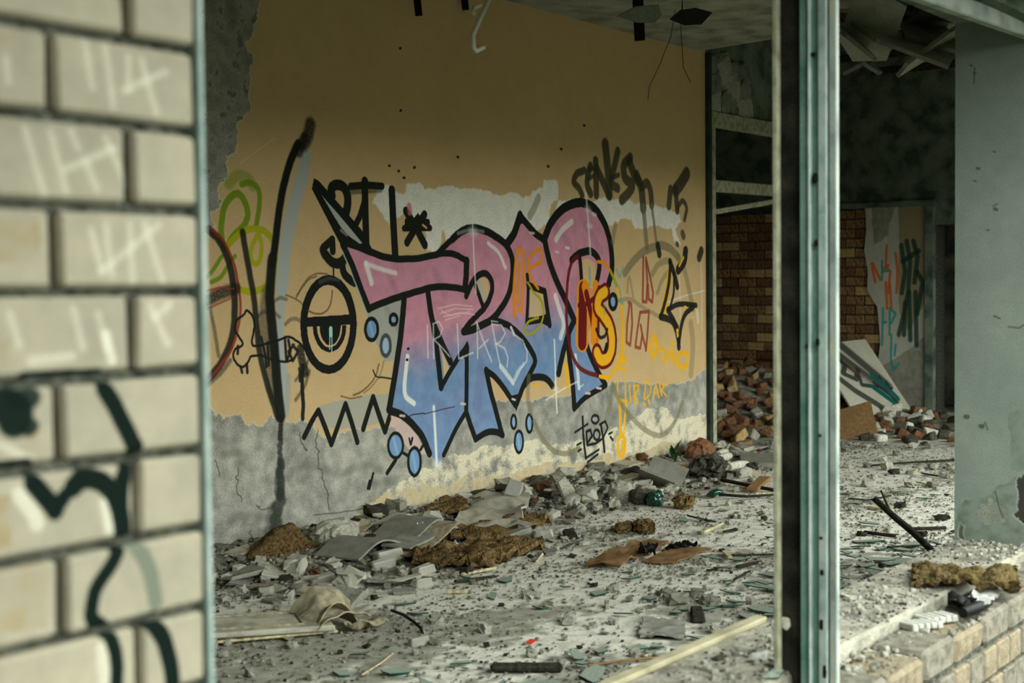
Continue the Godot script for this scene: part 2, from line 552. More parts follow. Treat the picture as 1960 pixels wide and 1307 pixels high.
# paint on the long wall, in texels of 3.3 mm from its upper left corner (x = 5 m, y = 3.78 m)
const WALL_PAINT = [
	["p","grey",2,7,1,1,100,[-57,158,347,100,335,168,319,204,308,220,326,241,315,266,313,338,284,357,278,407,253,421,257,455,237,471,241,503,213,523,225,548,208,560,161,584,-68,580]],
	["p","grey",2,8,1,1,90,[-74,813,201,846,215,882,233,896,264,889,290,909,329,915,358,898,389,909,438,910,466,920,498,953,524,960,562,943,616,949,683,946,729,933,832,941,922,931,1054,920,1126,919,1196,933,1246,919,1296,928,1352,930,1446,910,1555,909,1726,925,1862,929,1946,925,2009,907,2058,901,2133,896,2129,1349,952,1324,168,1316,-88,1321]],
	["p","white",3,5,1,1,110,[644,489,670,448,693,449,702,465,742,468,752,446,789,442,810,454,876,443,931,448,1006,444,1064,453,1134,447,1165,456,1185,452,1207,438,1245,430,1250,411,1306,409,1310,454,1281,468,1274,515,1226,529,1163,567,965,582,888,583,871,538,856,589,817,584,815,551,788,524,746,507,712,521,696,532,685,522,669,506]],
	["p","white",3,5,1,1,110,[1310,458,1360,450,1440,452,1512,440,1587,442,1594,455,1625,438,1663,450,1729,450,1783,452,1825,454,1895,469,1910,490,1872,508,1903,551,1866,544,1852,508,1769,504,1728,512,1662,515,1645,491,1594,490,1578,504,1524,505,1488,486,1382,500,1291,527]],
	["p","cream",4,12,0.85,0,-1,[777,1053,883,1028,1015,1017,1155,1026,1283,1043,1420,1041,1617,1012,1696,997,1805,989,1875,1026,2008,1022,2075,1042,2074,1154,1859,1144,1414,1147,863,1139,612,1146,520,1144,644,1097]],
	["p","ochre",5,12,0.5,0,-1,[581,1116,644,1087,777,1081,882,1088,1014,1080,1154,1089,1350,1092,1491,1087,1748,1092,1888,1099,2074,1131,2074,1169,1414,1151,863,1143,535,1151]],
	["p","moss",5,7,0.9,0,-1,[520,1135,612,1127,776,1128,918,1119,1072,1116,1238,1121,1414,1125,1616,1120,1860,1122,2022,1126,2021,1156,1414,1157,863,1148,520,1164]],
	["p","moss",5,7,0.5,0,-1,[190,1125,259,1129,351,1124,462,1135,520,1149,519,1185,189,1180]],
	["s","crack",2.3,1,0.6,1,[269,987,270,994,269,1000,262,1003,269,1010,268,1013,264,1020,266,1025,264,1028,268,1036,274,1039,277,1044,276,1050]],
	["s","crack",2.1,1,0.6,1,[298,1106,293,1110,294,1111,301,1118,294,1120,296,1123,295,1125,300,1131,306,1132,305,1134,306,1136,311,1142,317,1145,315,1146,318,1148,313,1149,316,1150,318,1151,313,1154]],
	["s","crack",2.3,1,0.6,1,[430,937,427,942,431,945,429,946,432,954,433,957,437,960,437,961,441,965,439,967,447,970,442,972,448,973]],
	["s","crack",2.6,1,0.6,1,[478,933,478,940,475,945,476,948,473,952,470,957,474,963,471,968,481,978,476,983,478,992,478,997,479,1005,476,1010,487,1014,488,1023,489,1028,486,1031,493,1037,493,1046,502,1058,504,1066,502,1077,504,1084,506,1095]],
	["s","crack",2.1,1,0.6,1,[312,1060,313,1063,321,1065,319,1065,317,1066,325,1071,325,1071,332,1072,335,1072,337,1071,341,1070,350,1071,352,1070]],
	["s","crack",2.1,1,0.6,1,[462,1100,478,1101,486,1101,503,1102,520,1104,537,1105,551,1104,569,1106,580,1106,601,1106,618,1108,628,1106,644,1106]],
	["s","crack",2.2,1,0.6,1,[213,967,218,972,218,978,220,980,223,987,224,991,224,996]],
	["s","stain",14.0,9,0.3,1,[238,960,244,959,250,958,256,957,263,958,270,960,278,963,285,967,288,970,286,972,281,974,275,976,269,977]],
	["s","stain",14.0,9,0.3,1,[247,1085,253,1081,258,1078,265,1075,273,1074,284,1075,297,1078,311,1082,325,1086]],
	["s","stain",14.4,9,0.3,1,[408,1007,418,1005,427,1003,438,1001,450,1002,466,1005,484,1011,503,1018,523,1025]],
	["s","stain",15.3,9,0.3,1,[552,1028,568,1025,584,1022,600,1020,614,1019,627,1021,639,1026,650,1030,661,1035]],
	["s","stain",13.4,9,0.3,1,[201,919,211,923,220,927,229,932,238,936]],
	["s","stain",15.4,9,0.3,1,[613,1062,637,1060,661,1059,685,1058,710,1057]],
	["s","green1",13.6,2,0.92,0,[244,587,242,579,240,571,239,563,238,555,239,545,241,535,243,525,245,517,249,510,252,505,257,500,261,496,266,492,271,489,275,488,280,487,285,489,289,492,293,496,296,501,299,506,302,512,303,518,304,524,303,530,300,535,297,541,293,546,288,550,281,555,275,559,270,563,265,568,261,572,258,576,254,581]],
	["s","green1",11.7,2,0.92,0,[290,470,295,469,301,467,307,466,313,467,318,468,323,470,327,473,331,477,333,482,334,487,334,493,334,499,333,506,332,514,330,522,328,528,327,533,326,537,325,541,324,545]],
	["s","green1",21.0,6,0.5,1,[259,471,264,467,270,461,275,457,281,454,287,454,294,455,301,457,306,459,310,462,313,465,315,469,318,472]],
	["s","green2",13.1,2,0.92,0,[254,581,260,576,266,572,272,567,278,563,285,559,293,556,301,553,308,551,316,550,324,550,332,551,340,552,346,554,351,558,356,561,361,566,365,572,368,578,371,585,373,592,375,599,375,607,374,614,373,622,370,629,366,636,362,643,356,649,349,654,341,658,332,662,324,664,315,665,307,666,298,665,290,664,283,662,277,660,271,657,265,654]],
	["s","green2",10.7,2,0.92,0,[332,557,326,563,321,570,316,576,313,582,311,587,309,593,309,598,310,603,311,607,314,611,317,614,320,615,323,615,327,613,330,610,333,605,335,599,336,591,337,583,336,576,335,571,333,567,331,564,329,560]],
	["s","green1",8.5,2,0.92,0,[203,639,208,634,214,630,219,625,223,620,227,616,231,611,235,606,239,602]],
	["s","green1",8.4,2,0.92,0,[213,648,219,646,225,644,232,641,238,637,243,631,249,624,254,617,258,611,262,607,265,605,268,603,271,601]],
	["s","black",15.1,4,0.85,0,[208,554,214,558,221,563,228,567,234,574,240,581,246,591,251,601,256,611,259,622,262,633,264,644,266,656,267,668,268,681,268,694,267,706,267,717,265,728,263,738,260,748,256,758,251,768,245,777,239,785,234,792,228,799,222,804,216,809,211,813,206,817,201,820,196,823]],
	["s","red",5.8,2,0.85,0,[213,552,221,557,229,563,237,568,244,575,250,583,256,592,261,601,266,611,270,621,273,632,275,643,278,653,279,664,281,675,282,686,282,696,281,706,279,716,277,725,274,734,271,743,268,751,264,759,260,767,255,774,249,781,242,787,235,794,227,802,218,810,208,819,199,827]],
	["s","black",21.2,7,0.75,1,[202,681,209,678,216,675,224,672,232,669,241,667,251,664,262,662,272,660]],
	["s","red",3.8,2,0.7,0,[201,664,209,662,217,661,224,659,232,658,241,658,249,658,258,659,267,660]],
	["s","red",3.9,2,0.6,0,[202,695,209,693,217,691,224,688,232,686,240,683,248,681,256,678,264,675]],
	["s","black",8.2,3,0.45,1,[209,695,212,707,215,719,218,731,220,742,222,752,224,761,225,770,227,780]],
	["s","black",9.5,4,0.5,1,[194,834,203,829,212,823,220,818,229,813,236,807,242,802,248,796,254,790]],
	["s","silver",32.2,2,1,0,[455,409,453,417,452,424,451,431,448,440,445,449,440,459,435,470,431,480,427,490,423,500,419,510,416,520,413,530,410,540,407,550,404,560,401,572,398,584,396,597,393,610,392,622,390,634,389,647,388,659]],
	["s","silver",20.9,2,1,0,[388,649,387,664,385,679,384,694,383,708,382,721,381,733,380,745,381,757,381,769,383,782,385,794,386,807,387,819,387,832,387,844,386,856,386,867,385,879,385,889,384,900]],
	["s","silver2",13.2,4,0.8,0,[401,827,400,837,400,848,399,857,399,867,398,875,396,883,395,891,394,898]],
	["s","black",27.2,9,0.8,1,[470,346,468,353,466,359,464,366,461,371,459,375,456,379,453,382,450,385]],
	["s","black",19.6,8,0.8,1,[454,372,450,379,446,386,442,393,438,401]],
	["s","black",17.6,4,1,0,[436,386,430,394,425,403,420,411,415,420,411,429,407,438,403,448,400,457,396,467,393,477,390,487,388,497,385,507,383,516,381,526,379,536,377,547,375,559,373,570,371,581,369,590,367,598,365,606,363,615]],
	["s","black",23.1,5,0.95,0,[364,605,362,613,361,622,360,630,359,639,358,648,357,658,356,668,355,678,356,689,357,701,358,714,360,727,361,741,363,756,365,771,366,786,368,801,369,816,370,831,372,845,373,859,375,873,377,887,379,901]],
	["s","black",13.6,4,0.85,0,[290,557,292,565,293,573,295,582,297,591,299,602,302,614,305,627,307,639,310,651,313,663,315,676,317,687,318,698,319,709,320,719,321,731,323,744,324,757,326,771,329,784,332,797,336,810,340,822,344,834,348,846,353,858,358,869,362,879,365,887,367,893,369,898,372,904]],
	["s","black",30.4,9,0.45,1,[350,668,349,678,347,688,345,697,344,707,342,716,341,725,340,735,340,746,344,759,348,774,354,790,358,805,360,820,362,835,363,850,365,864]],
	["s","black",11.8,4,0.9,1,[380,905,379,914,378,924,377,933,376,942]],
	["s","teal",11.4,4,0.85,1,[378,946,378,952,374,956,376,963,374,969,376,974,376,977,374,981,375,985,375,988,377,994]],
	["s","teal",19.2,5,0.9,1,[377,989,378,996,374,1004,372,1009,375,1016,377,1023,375,1027,377,1033,376,1040,375,1049,374,1053]],
	["s","teal",15.2,6,0.6,1,[371,1003,374,1014,367,1020,368,1033,366,1042]],
	["s","teal",23.8,7,0.85,1,[374,1048,374,1055,377,1061,362,1071,369,1076,365,1086,361,1091,357,1094,367,1102,365,1111,356,1112]],
	["s","teal",25.9,10,0.5,1,[354,1075,359,1085,347,1092,353,1104,343,1113]],
	["s","black",4.4,1.5,1.0,0,[292,706,293,704,294,702,295,701,297,700,300,701,303,703,307,706,310,709,312,713,314,717,315,721,316,726,316,731,314,735,313,740,312,745,310,750,309,754,308,758,309,761,310,764,311,765,314,766,319,766,326,766,334,765,343,763,352,762,361,760,370,759,379,757,386,755,391,754,395,753,399,752,403,752,407,753,411,754,416,756,420,759,425,761,429,763,433,766,437,769,441,773,445,777,448,781,452,785]],
	["s","black",4.3,1.5,1.0,0,[289,708,284,711,279,713,274,716,271,719,269,723,268,727,267,732,268,736,270,740,274,744,277,748,280,752,283,755,285,758,286,761,285,763,282,765,277,767,271,768,267,770,265,773,263,776,262,780,262,783,263,786,264,789,267,792,269,795,272,798,275,800,279,802,282,803,285,803,287,803,290,801,292,800,294,798,296,797,298,795,300,793,301,791,302,789,303,787,305,785,310,784,317,784,325,784,332,784,338,786,344,789,351,791,358,793,366,795,375,797,384,798,392,799,398,799,403,798,408,797,413,796]],
	["s","black",6.1,2,0.9,0,[274,765,273,778]],
	["s","black",6.0,2,0.9,0,[280,803,283,813]],
	["s","black",6.2,2,0.9,0,[295,800,296,814]],
	["s","black",6.3,2,0.9,0,[332,751,342,785,344,806]],
	["s","black",6.4,2,0.9,0,[348,761,350,803]],
	["s","black",6.5,2,0.9,0,[370,759,371,796]],
	["s","black",6.4,2,0.9,0,[402,758,407,780,397,797]],
	["s","black",6.5,2,0.9,0,[393,753,396,797]],
	["s","black",6.0,2,0.9,0,[413,768,427,781,413,798,402,780,416,768]],
	["s","black",19.7,4,0.85,1,[433,777,434,783,435,788,436,794,438,799,439,805,442,810,444,816,446,822]],
	["s","black",9.4,2,0.95,0,[439,809,438,820,437,830,437,840,437,849,437,858,438,865,438,872,439,880,439,887,438,895,437,902,437,910]],
	["s","black",6.7,2,0.9,0,[430,814,431,820,431,825,431,831,431,837]],
	["s","black",7.6,4,0.5,1,[457,820,454,828,450,835,447,843,442,850,437,856,431,862,425,867,419,873]],
	["s","black",6.2,3,0.5,1,[419,836,426,830,434,823,441,816,447,810,452,803,456,796,460,789,464,782]],
	["s","black",7.2,3,0.4,1,[325,711,329,709,332,706,336,704,340,703,345,703,350,702,355,703,360,704,365,705,370,708,375,711,380,714]],
	["s","black",7.4,3,0.4,1,[395,728,398,726,402,723,405,721,409,719,413,719,417,718,421,718,425,719,429,720,433,722,436,723,439,725]],
	["s","black",7.2,3,0.4,1,[360,688,366,685,371,682,376,680,381,678,386,678,390,679,394,680,399,681]],
	["s","brown",3.3,1.5,0.7,1,[426,674,431,669,435,664,439,659,444,654,448,650,452,646,456,642,461,639,466,637,472,635,478,633,484,632,490,632,497,632,504,633,510,633]],
	["s","brown",3.4,1.5,0.7,1,[424,679,428,674,432,669,436,664,441,659,446,655,451,650,456,646,461,643,466,641,471,640,476,639,481,637]],
	["s","brown",3.2,1.5,0.7,1,[397,673,403,674,408,676,413,677,418,679,423,681,428,683,432,685,436,687,438,689,440,691,441,692,443,694]],
	["p","black",0,0,1.0,0,-1,[594,734,591,756,585,777,574,796,561,811,545,822,528,828,510,829,493,826,477,818,462,806,450,790,442,772,436,751,435,730,437,709,443,689,453,671,465,656,480,645,497,638,515,635,532,638,549,645,564,657,577,672,586,691,592,712,594,734]],
	["p","tanp",0,0,1.0,0,-1,[574,735,572,753,567,769,559,784,549,797,537,805,524,811,511,812,498,809,485,803,474,793,465,780,458,765,454,749,453,732,455,714,460,698,467,684,477,671,488,662,501,656,514,655,528,657,540,663,552,672,561,685,568,700,573,717,574,735]],
	["p","black",0,0,1.0,0,-1,[447,717,577,714,578,734,449,735]],
	["s","brown",3.6,1.5,0.8,1,[454,703,460,705,465,707,471,709,477,710,483,710,489,711,494,710,500,708,505,706,510,703,514,698,518,693,520,687,522,680,523,673,524,666]],
	["p","black",0,0,1.0,0,-1,[469,735,469,735,470,748,475,760,482,771,491,779,502,784,514,787,527,785,538,781,548,773,556,763,561,751,563,738,563,735]],
	["p","tanp",0,0,1.0,0,-1,[479,735,480,735,481,746,485,756,490,764,497,771,505,776,515,777,524,776,532,773,540,766,546,758,550,748,551,737,551,734]],
	["p","black",0,0,1.0,0,-1,[488,733,488,736,488,745,491,754,496,762,502,768,508,772,516,773,524,772,531,769,537,763,542,756,545,747,547,737,550,732]],
	["s","mint",9.8,1.5,1.0,0,[518,740,518,752]],
	["s","mint",2.8,1,1.0,0,[515,752,514,780]],
	["s","mint",2.8,1,1.0,0,[521,752,520,786]],
	["s","silver2",8.3,5,0.25,0,[490,649,496,647,503,645,509,643,516,642,523,642,529,643,536,644,543,645]],
	["s","ink",20.9,1.5,1.0,0,[527,480,526,476,525,472,525,469,526,466,528,463,532,461,536,459,541,458,546,458,551,458,557,460,561,462,565,465,568,470,570,475,572,480,572,485,572,492,571,497,570,503,568,507,567,511,565,514,563,517]],
	["s","ink",19.8,1.5,1.0,0,[563,515,565,526,566,536,568,547,568,556,569,566,570,576,569,585,568,593,564,599,558,605,552,609,546,611,540,613,534,612,528,611,523,609,518,606,513,602,509,598,505,595,503,592,502,590,501,588,500,586]],
	["s","ink",16.5,1.5,1.0,0,[501,582,526,566,527,588]],
	["s","ink",17.8,1.5,1.0,0,[554,613,554,618,555,623,556,627,558,631,561,635,565,638,569,641,573,643,576,645,580,647,584,648,588,650]],
	["s","ink",4.2,1,1.0,0,[528,619,528,639]],
	["s","ink",14.7,1.5,1.0,0,[581,459,626,454,675,454]],
	["s","ink",12.6,4,0.5,1,[582,469,670,461]],
	["s","ink",19.3,1.5,1.0,0,[623,447,623,503,625,580]],
	["s","ink",14.8,1.5,1.0,0,[621,487,606,519,585,546]],
	["s","ink",20.2,1.5,1.0,0,[705,461,708,521,713,594]],
	["s","ink",18.8,1.5,1.0,0,[749,502,781,536,809,571]],
	["s","ink",17.7,1.5,1.0,0,[809,507,779,536,751,567]],
	["s","ink",13.2,2,1.0,0,[742,538,827,535]],
	["p","ink",0,0,1.0,0,-1,[746,518,771,519,788,505,798,514,826,517,829,539,798,540,770,545,743,542]],
	["s","tanp",5.1,1,1.0,0,[803,529,815,535]],
	["s","pinkred",14.4,4,0.8,0,[759,491,760,494,760,498,761,501,761,504]],
	["p","silver2",0,3,0.8,0,-1,[481,891,586,882,694,878,693,932,616,940,524,937,475,928]],
	["s","black",12.0,1.5,1.0,0,[440,946,461,918,480,898,497,930,515,967,536,930,557,891,574,929,590,970]],
	["s","black",13.0,1.5,1.0,0,[608,945,624,912,639,883,657,922,674,956,695,914]],
	["p","tanp",0,1,0.6,0,-1,[472,912,480,909,492,937,472,939]],
	["s","brown",3.9,1.5,0.8,1,[658,817,655,823,653,830,650,836,646,841,642,846,637,851,631,855,625,859,620,862,614,865,608,868,602,870,596,872,591,873,585,874,580,875]],
	["s","brown",3.2,1.5,0.7,1,[544,874,551,876,559,878,566,880,574,881,581,881,589,880,597,880,605,879]],
	["s","black",3.5,1.5,0.85,0,[640,828,642,832,644,835,646,839,649,841,654,843,660,844,667,844,673,845,679,846,685,847,692,848,698,849]],
	["s","brown",2.7,1.5,0.6,1,[674,811,671,817,669,824,666,830,662,837,657,843,650,849,643,855,636,860,630,864,624,867,617,870,611,873]],
	["p","silver2",0,2,0.95,0,-1,[624,703,737,685,722,780,705,810,679,813,654,778,636,745]],
	["p","pinkgrey",0,4,0.8,0,-1,[693,915,737,934,779,973,809,1016,761,1018,720,965,692,946]],
	["p","pink",1,0,1.0,0,-1,[562,573,634,584,716,599,838,590,910,591,952,605,945,668,837,660,785,667,693,684,630,703,606,671]],
	["p","pink",1,0,1.0,0,-1,[739,683,818,665,832,738,898,824,950,794,946,934,867,1018,844,1046,820,1017,762,949,687,910,724,769]],
	["p","pink",1,0,1.0,0,-1,[852,588,896,560,929,539,976,531,1054,545,1096,563,1123,601,1120,642,1106,680,1069,715,1051,732,1092,746,1129,761,1190,808,1211,838,1183,867,1132,935,1084,895,1018,847,1055,948,1074,998,1023,989,979,998,944,939,948,794,898,824,832,738,818,662,945,668,952,605,910,589]],
	["p","pink",1,0,1.0,0,-1,[1104,566,1132,537,1154,490,1184,514,1252,552,1270,600,1335,694,1378,748,1329,817,1308,869,1281,896,1216,875,1163,893,1211,838,1190,808,1129,761,1051,732,1106,680,1123,601]],
	["p","pink",1,0,1.0,0,-1,[1252,552,1283,505,1323,478,1371,459,1408,454,1462,463,1504,492,1533,530,1550,572,1549,621,1522,660,1473,692,1436,789,1456,847,1516,913,1443,932,1370,963,1350,779,1378,748,1335,694,1270,600]],
	["s","mauve",13.7,8,0.25,1,[684,704,695,717,707,731,718,745,729,759]],
	["s","mauve",21.4,8,0.2,1,[841,628,849,639,857,651,864,662,872,673]],
	["s","mauve",23.8,8,0.2,1,[888,764,889,775,890,787,890,798,891,810]],
	["s","mauve",15.0,8,0.2,1,[904,890,909,896,913,902,918,908,922,914]],
	["s","mauve",21.7,8,0.2,1,[1428,511,1445,527,1463,542,1481,558,1498,574]],
	["s","mauve",11.3,8,0.2,1,[686,629,694,639,702,650,710,661,718,672]],
	["s","mauve",28.7,8,0.25,1,[999,838,994,861,990,884,986,907,982,930]],
	["s","mauve",20.7,8,0.15,1,[832,897,850,909,867,922,885,934,903,947]],
	["s","mauve",23.4,8,0.15,1,[1296,515,1311,527,1327,539,1342,551,1358,564]],
	["s","mauve",29.9,8,0.2,1,[1379,652,1378,668,1377,684,1375,700,1374,716]],
	["s","mauve",17.6,8,0.2,1,[968,976,980,968,992,960,1004,952,1016,945]],
	["p","tanp",0,0,1.0,0,-1,[987,653,1006,638,1027,645,1035,665,1025,686,1007,701]],
	["s","bluel",10.1,3,0.6,0,[996,651,1017,689]],
	["p","tanp",0,0,1.0,0,-1,[861,797,887,837,869,856]],
	["p","tanp",0,0,1.0,0,-1,[1190,666,1224,674,1245,679,1251,733,1219,733,1189,743]],
	["s","bluel",7.9,3,0.5,0,[1203,679,1206,725]],
	["s","silver2",8.0,3,0.5,0,[1232,689,1236,726]],
	["p","tanp",0,0,1.0,0,-1,[1405,601,1438,593,1471,605,1478,640,1459,668,1412,663]],
	["s","cyan",8.8,2,0.6,0,[1445,616,1447,659]],
	["p","black",0,0,1.0,0,-1,[478,449,492,454,549,497,612,545,642,582,623,591,580,573,554,581,530,549,497,504,472,470]],
	["p","silver",0,0,1.0,0,-1,[499,481,545,516,590,552,614,572,605,573,574,558,552,542,533,521]],
	["s","silver2",5.8,3,0.7,0,[551,547,568,556]],
	["s","black",14.5,1.5,1.0,0,[555,569,564,571,573,573,583,575,592,577,602,579,613,582,623,585,634,588,645,590,656,593,668,596,678,598,688,599,697,600,707,601,719,602,734,602,752,601,770,601,786,600,801,598,814,596,826,594,838,593,849,591,859,589,868,588,877,588,887,588,895,588,904,589,913,591,923,593,932,597,942,600,952,604]],
	["s","black",19.2,1.5,1.0,0,[952,604,951,611,951,619,950,626,950,634,949,642,947,650,946,658,945,666]],
	["s","black",14.6,1.5,1.0,0,[945,666,931,665,918,663,904,662,890,661,877,660,863,660,850,660,837,661,824,662,811,664,798,667,785,669,772,671,759,674,747,676,734,678,722,681,710,683,697,686,685,689,671,692,658,695,644,699,630,703]],
	["s","black",15.2,1.5,1.0,0,[556,575,563,586,570,597,577,607,584,618,590,630,597,643,603,655,609,667,615,677,620,686,625,695,630,704]],
	["s","silver",4.1,1.5,0.9,0,[554,588,560,598,567,609,573,620,579,631,586,643,593,655,600,668,606,679,611,689,615,698,619,706,624,715]],
	["s","black",17.1,1.5,1.0,0,[739,686,738,696,736,706,735,716,733,726,731,737,729,749,727,761,724,775,720,790,716,806,712,822,708,839,703,857,698,874,693,893,688,910]],
	["s","black",16.4,1.5,1.0,0,[817,671,819,681,821,692,823,702,825,712,827,720,829,726,831,733,834,742,836,753,839,765,842,778,845,794,848,813,851,833,854,855,858,877]],
	["s","black",16.6,1.5,1.0,0,[834,738,840,748,847,759,854,769,861,780,868,791,876,802,883,812,891,823]],
	["s","black",13.3,1.5,1.0,0,[858,877,865,869,872,862,879,854,887,846,896,837,906,828,915,819,924,811,931,806,938,801,944,798,950,794]],
	["p","black",0,0,1.0,0,-1,[909,822,952,780,958,794,955,836,931,809]],
	["s","black",14.1,1.5,1.0,0,[948,794,948,810,948,825,948,841,947,858,947,877,946,897,945,917,944,937]],
	["s","black",16.7,1.5,1.0,0,[687,912,696,916,706,919,716,922,726,926,735,931,745,937,754,943,762,949,770,956,778,963,786,970,793,978,799,987,805,997,810,1007,816,1016]],
	["s","black",12.5,1.5,1.0,0,[864,1023,870,1016,876,1009,882,1001,888,994,894,986,900,979,907,971,914,964,921,957,929,950,936,943,944,937]],
	["s","black",14.3,2.5,1.0,0,[849,591,855,587,861,583,867,578,874,574,881,570,888,565,896,561,903,557]],
	["s","black",17.6,1.5,1.0,0,[903,557,911,552,919,547,928,543,936,539,946,536,955,533,965,532,976,531,986,531,998,532,1009,534,1019,536,1030,538,1039,541,1049,544,1058,548,1068,551,1077,555,1086,559,1094,563,1100,568,1106,573,1111,579,1115,585,1118,590,1121,596,1122,603,1123,610,1123,617,1123,625,1122,633,1120,642,1118,651,1115,661,1111,671,1106,680,1099,689,1091,698,1082,706,1073,713,1065,720,1057,726,1048,731,1039,736,1029,740,1018,743,1007,746,996,749,987,752,978,754,970,756,962,757,955,758,949,758,944,759,938,759]],
	["s","silver",8.1,4,0.6,0,[922,544,933,542,944,539,955,537,966,536,978,536,990,536,1002,537,1014,538]],
	["s","black",15.0,1.5,1.0,0,[949,681,955,673,961,664,967,656,974,649,981,643,988,639,995,635,1002,633,1010,631,1017,631,1023,632,1029,635,1034,639,1039,644,1043,651,1044,657,1044,664,1043,671,1040,677,1036,684,1032,691,1026,698,1019,704,1013,710,1005,715,997,719,989,724,982,728,975,732,969,736,963,739,957,743,952,747,947,751,943,755,938,759]],
	["s","black",11.7,1.5,1.0,0,[983,658,986,664,989,670,993,676,996,681,999,687,1002,693,1006,699,1009,705]],
	["s","black",15.9,1.5,1.0,0,[1041,736,1054,738,1066,740,1079,743,1090,746,1101,749,1111,753,1120,758,1129,762,1137,767,1145,772,1153,777,1161,783,1169,789,1176,795,1184,802,1190,808,1196,815,1203,823,1207,830,1209,837,1206,845,1199,852,1192,860,1185,867,1179,874,1172,880,1166,887,1159,895,1153,903,1147,913,1140,922,1134,932]],
	["p","black",0,0,1.0,0,-1,[1112,913,1153,909,1132,951]],
	["s","black",14.4,1.5,1.0,0,[1128,935,1118,925,1107,915,1097,905,1088,896,1079,888,1070,880,1061,873,1053,867,1044,861,1035,857,1026,853,1018,848]],
	["s","black",15.6,1.5,1.0,0,[1018,848,1022,860,1026,873,1030,885,1034,897,1039,910,1045,923,1050,935,1055,948,1060,960,1065,971,1069,983,1074,994]],
	["s","black",14.9,1.5,1.0,0,[1078,1000,1071,997,1065,994,1058,992,1050,990,1042,989,1034,988,1025,988,1015,989,1006,991,996,994,986,997,977,1000]],
	["s","black",14.5,1.5,1.0,0,[977,1000,972,991,967,982,963,974,958,966,955,958,951,951,948,944,944,937]],
	["p","black",0,0,1.0,0,-1,[1058,984,1086,1008,1054,997]],
	["s","black",21.5,1.5,1.0,0,[1102,563,1109,558,1116,552,1123,546,1130,539,1136,530,1142,519,1148,508,1154,497]],
	["s","black",17.8,1.5,1.0,0,[1154,497,1161,502,1169,508,1177,513,1184,518,1192,523,1199,528,1206,532,1213,537,1222,541,1230,544,1239,547,1247,551]],
	["p","black",0,0,1.0,0,-1,[1154,484,1139,522,1176,513]],
	["s","black",20.6,1.5,1.0,0,[1252,551,1256,563,1260,575,1265,587,1270,600,1277,613,1285,626,1294,640,1303,652,1312,664,1321,675,1331,686,1340,698,1349,710,1358,722,1367,734,1376,746]],
	["s","black",19.7,1.5,1.0,0,[1376,746,1370,752,1364,759,1358,766,1352,773,1347,781,1343,789,1338,798,1334,807,1329,815,1325,824,1321,833,1318,841,1314,849,1311,857,1309,864,1306,871]],
	["s","black",16.7,2.5,1.0,0,[1166,890,1171,887,1175,884,1181,880,1187,878,1194,876,1203,875,1212,875,1221,875,1230,876,1239,877,1247,879,1255,882,1262,886,1268,890,1273,895,1279,900]],
	["s","black",11.7,1.5,1.0,0,[1180,635,1184,658,1181,701,1176,747]],
	["s","black",15.8,1.5,1.0,0,[1184,658,1220,667,1250,673,1260,714,1270,754]],
	["p","black",0,0,1.0,0,-1,[1181,735,1223,733,1262,727,1274,761,1236,748,1185,752]],
	["s","black",22.9,1.5,1.0,0,[1252,548,1258,539,1264,530,1270,520,1278,512,1288,503,1299,494,1311,486,1323,479,1335,473,1347,469,1359,465,1371,462,1381,460,1390,458,1399,458,1408,456]],
	["s","black",22.0,1.5,1.0,0,[1408,456,1421,458,1435,459,1449,461,1462,465,1473,470,1485,477,1495,485,1504,493,1513,502,1521,511,1527,521,1533,532,1538,542,1542,552,1545,563,1547,574,1549,585,1550,598,1550,610,1549,621,1547,631,1543,639,1538,647,1534,656]],
	["s","black",19.2,1.5,1.0,0,[1366,598,1374,594,1380,590,1388,587,1396,583,1407,580,1420,578,1432,576,1443,575,1454,576,1463,579,1472,583,1479,588,1484,592,1488,598,1490,604,1491,611,1490,619,1487,628,1484,637,1480,646]],
	["s","black",15.1,1.5,1.0,0,[1401,591,1403,600,1405,609,1406,618,1407,627,1408,636,1409,646,1409,656,1409,665]],
	["s","black",18.9,1.5,1.0,0,[1350,782,1350,794,1350,805,1350,818,1352,830,1354,844,1358,858,1361,873,1364,888,1367,905,1369,922,1371,939,1372,957]],
	["s","black",17.1,1.5,1.0,0,[1421,788,1425,796,1429,805,1433,813,1437,821,1442,829,1447,836,1452,843,1458,851,1465,859,1473,869,1482,878,1489,886,1496,894,1503,900,1509,906,1516,912]],
	["s","black",15.0,1.5,1.0,0,[1513,914,1495,919,1477,923,1460,927,1445,931,1434,934,1424,937,1416,940,1407,944,1398,948,1390,953,1381,957,1372,962]],
	["p","blue",0,0,1.0,0,-1,[656,746,655,754,650,761,644,766,637,767,629,765,623,760,620,753,618,745,620,736,624,729,630,724,638,723,645,725,651,730,655,737,656,746]],
	["s","bluel",7.3,3,0.5,0,[632,732,641,759]],
	["s","black",8.0,1.5,1.0,0,[656,746,655,754,650,761,644,766,637,767,629,765,623,760,620,753,618,745,620,736,624,729,630,724,638,723,645,725,651,730,655,737,656,746]],
	["p","blue",0,0,1.0,0,-1,[717,727,716,731,713,735,709,737,705,737,700,737,697,734,694,731,694,726,695,722,697,719,701,717,705,716,710,717,713,719,716,723,717,727]],
	["s","bluel",7.4,3,0.5,0,[702,720,707,733]],
	["s","black",8.0,1.5,1.0,0,[717,727,716,731,713,735,709,737,705,737,700,737,697,734,694,731,694,726,695,722,697,719,701,717,705,716,710,717,713,719,716,723,717,727]],
	["p","blue",0,0,1.0,0,-1,[730,990,728,1000,722,1008,715,1013,706,1014,697,1011,690,1005,685,996,683,986,685,976,691,968,698,963,707,962,716,965,723,971,728,980,730,990]],
	["s","bluel",7.4,3,0.5,0,[700,972,711,1004]],
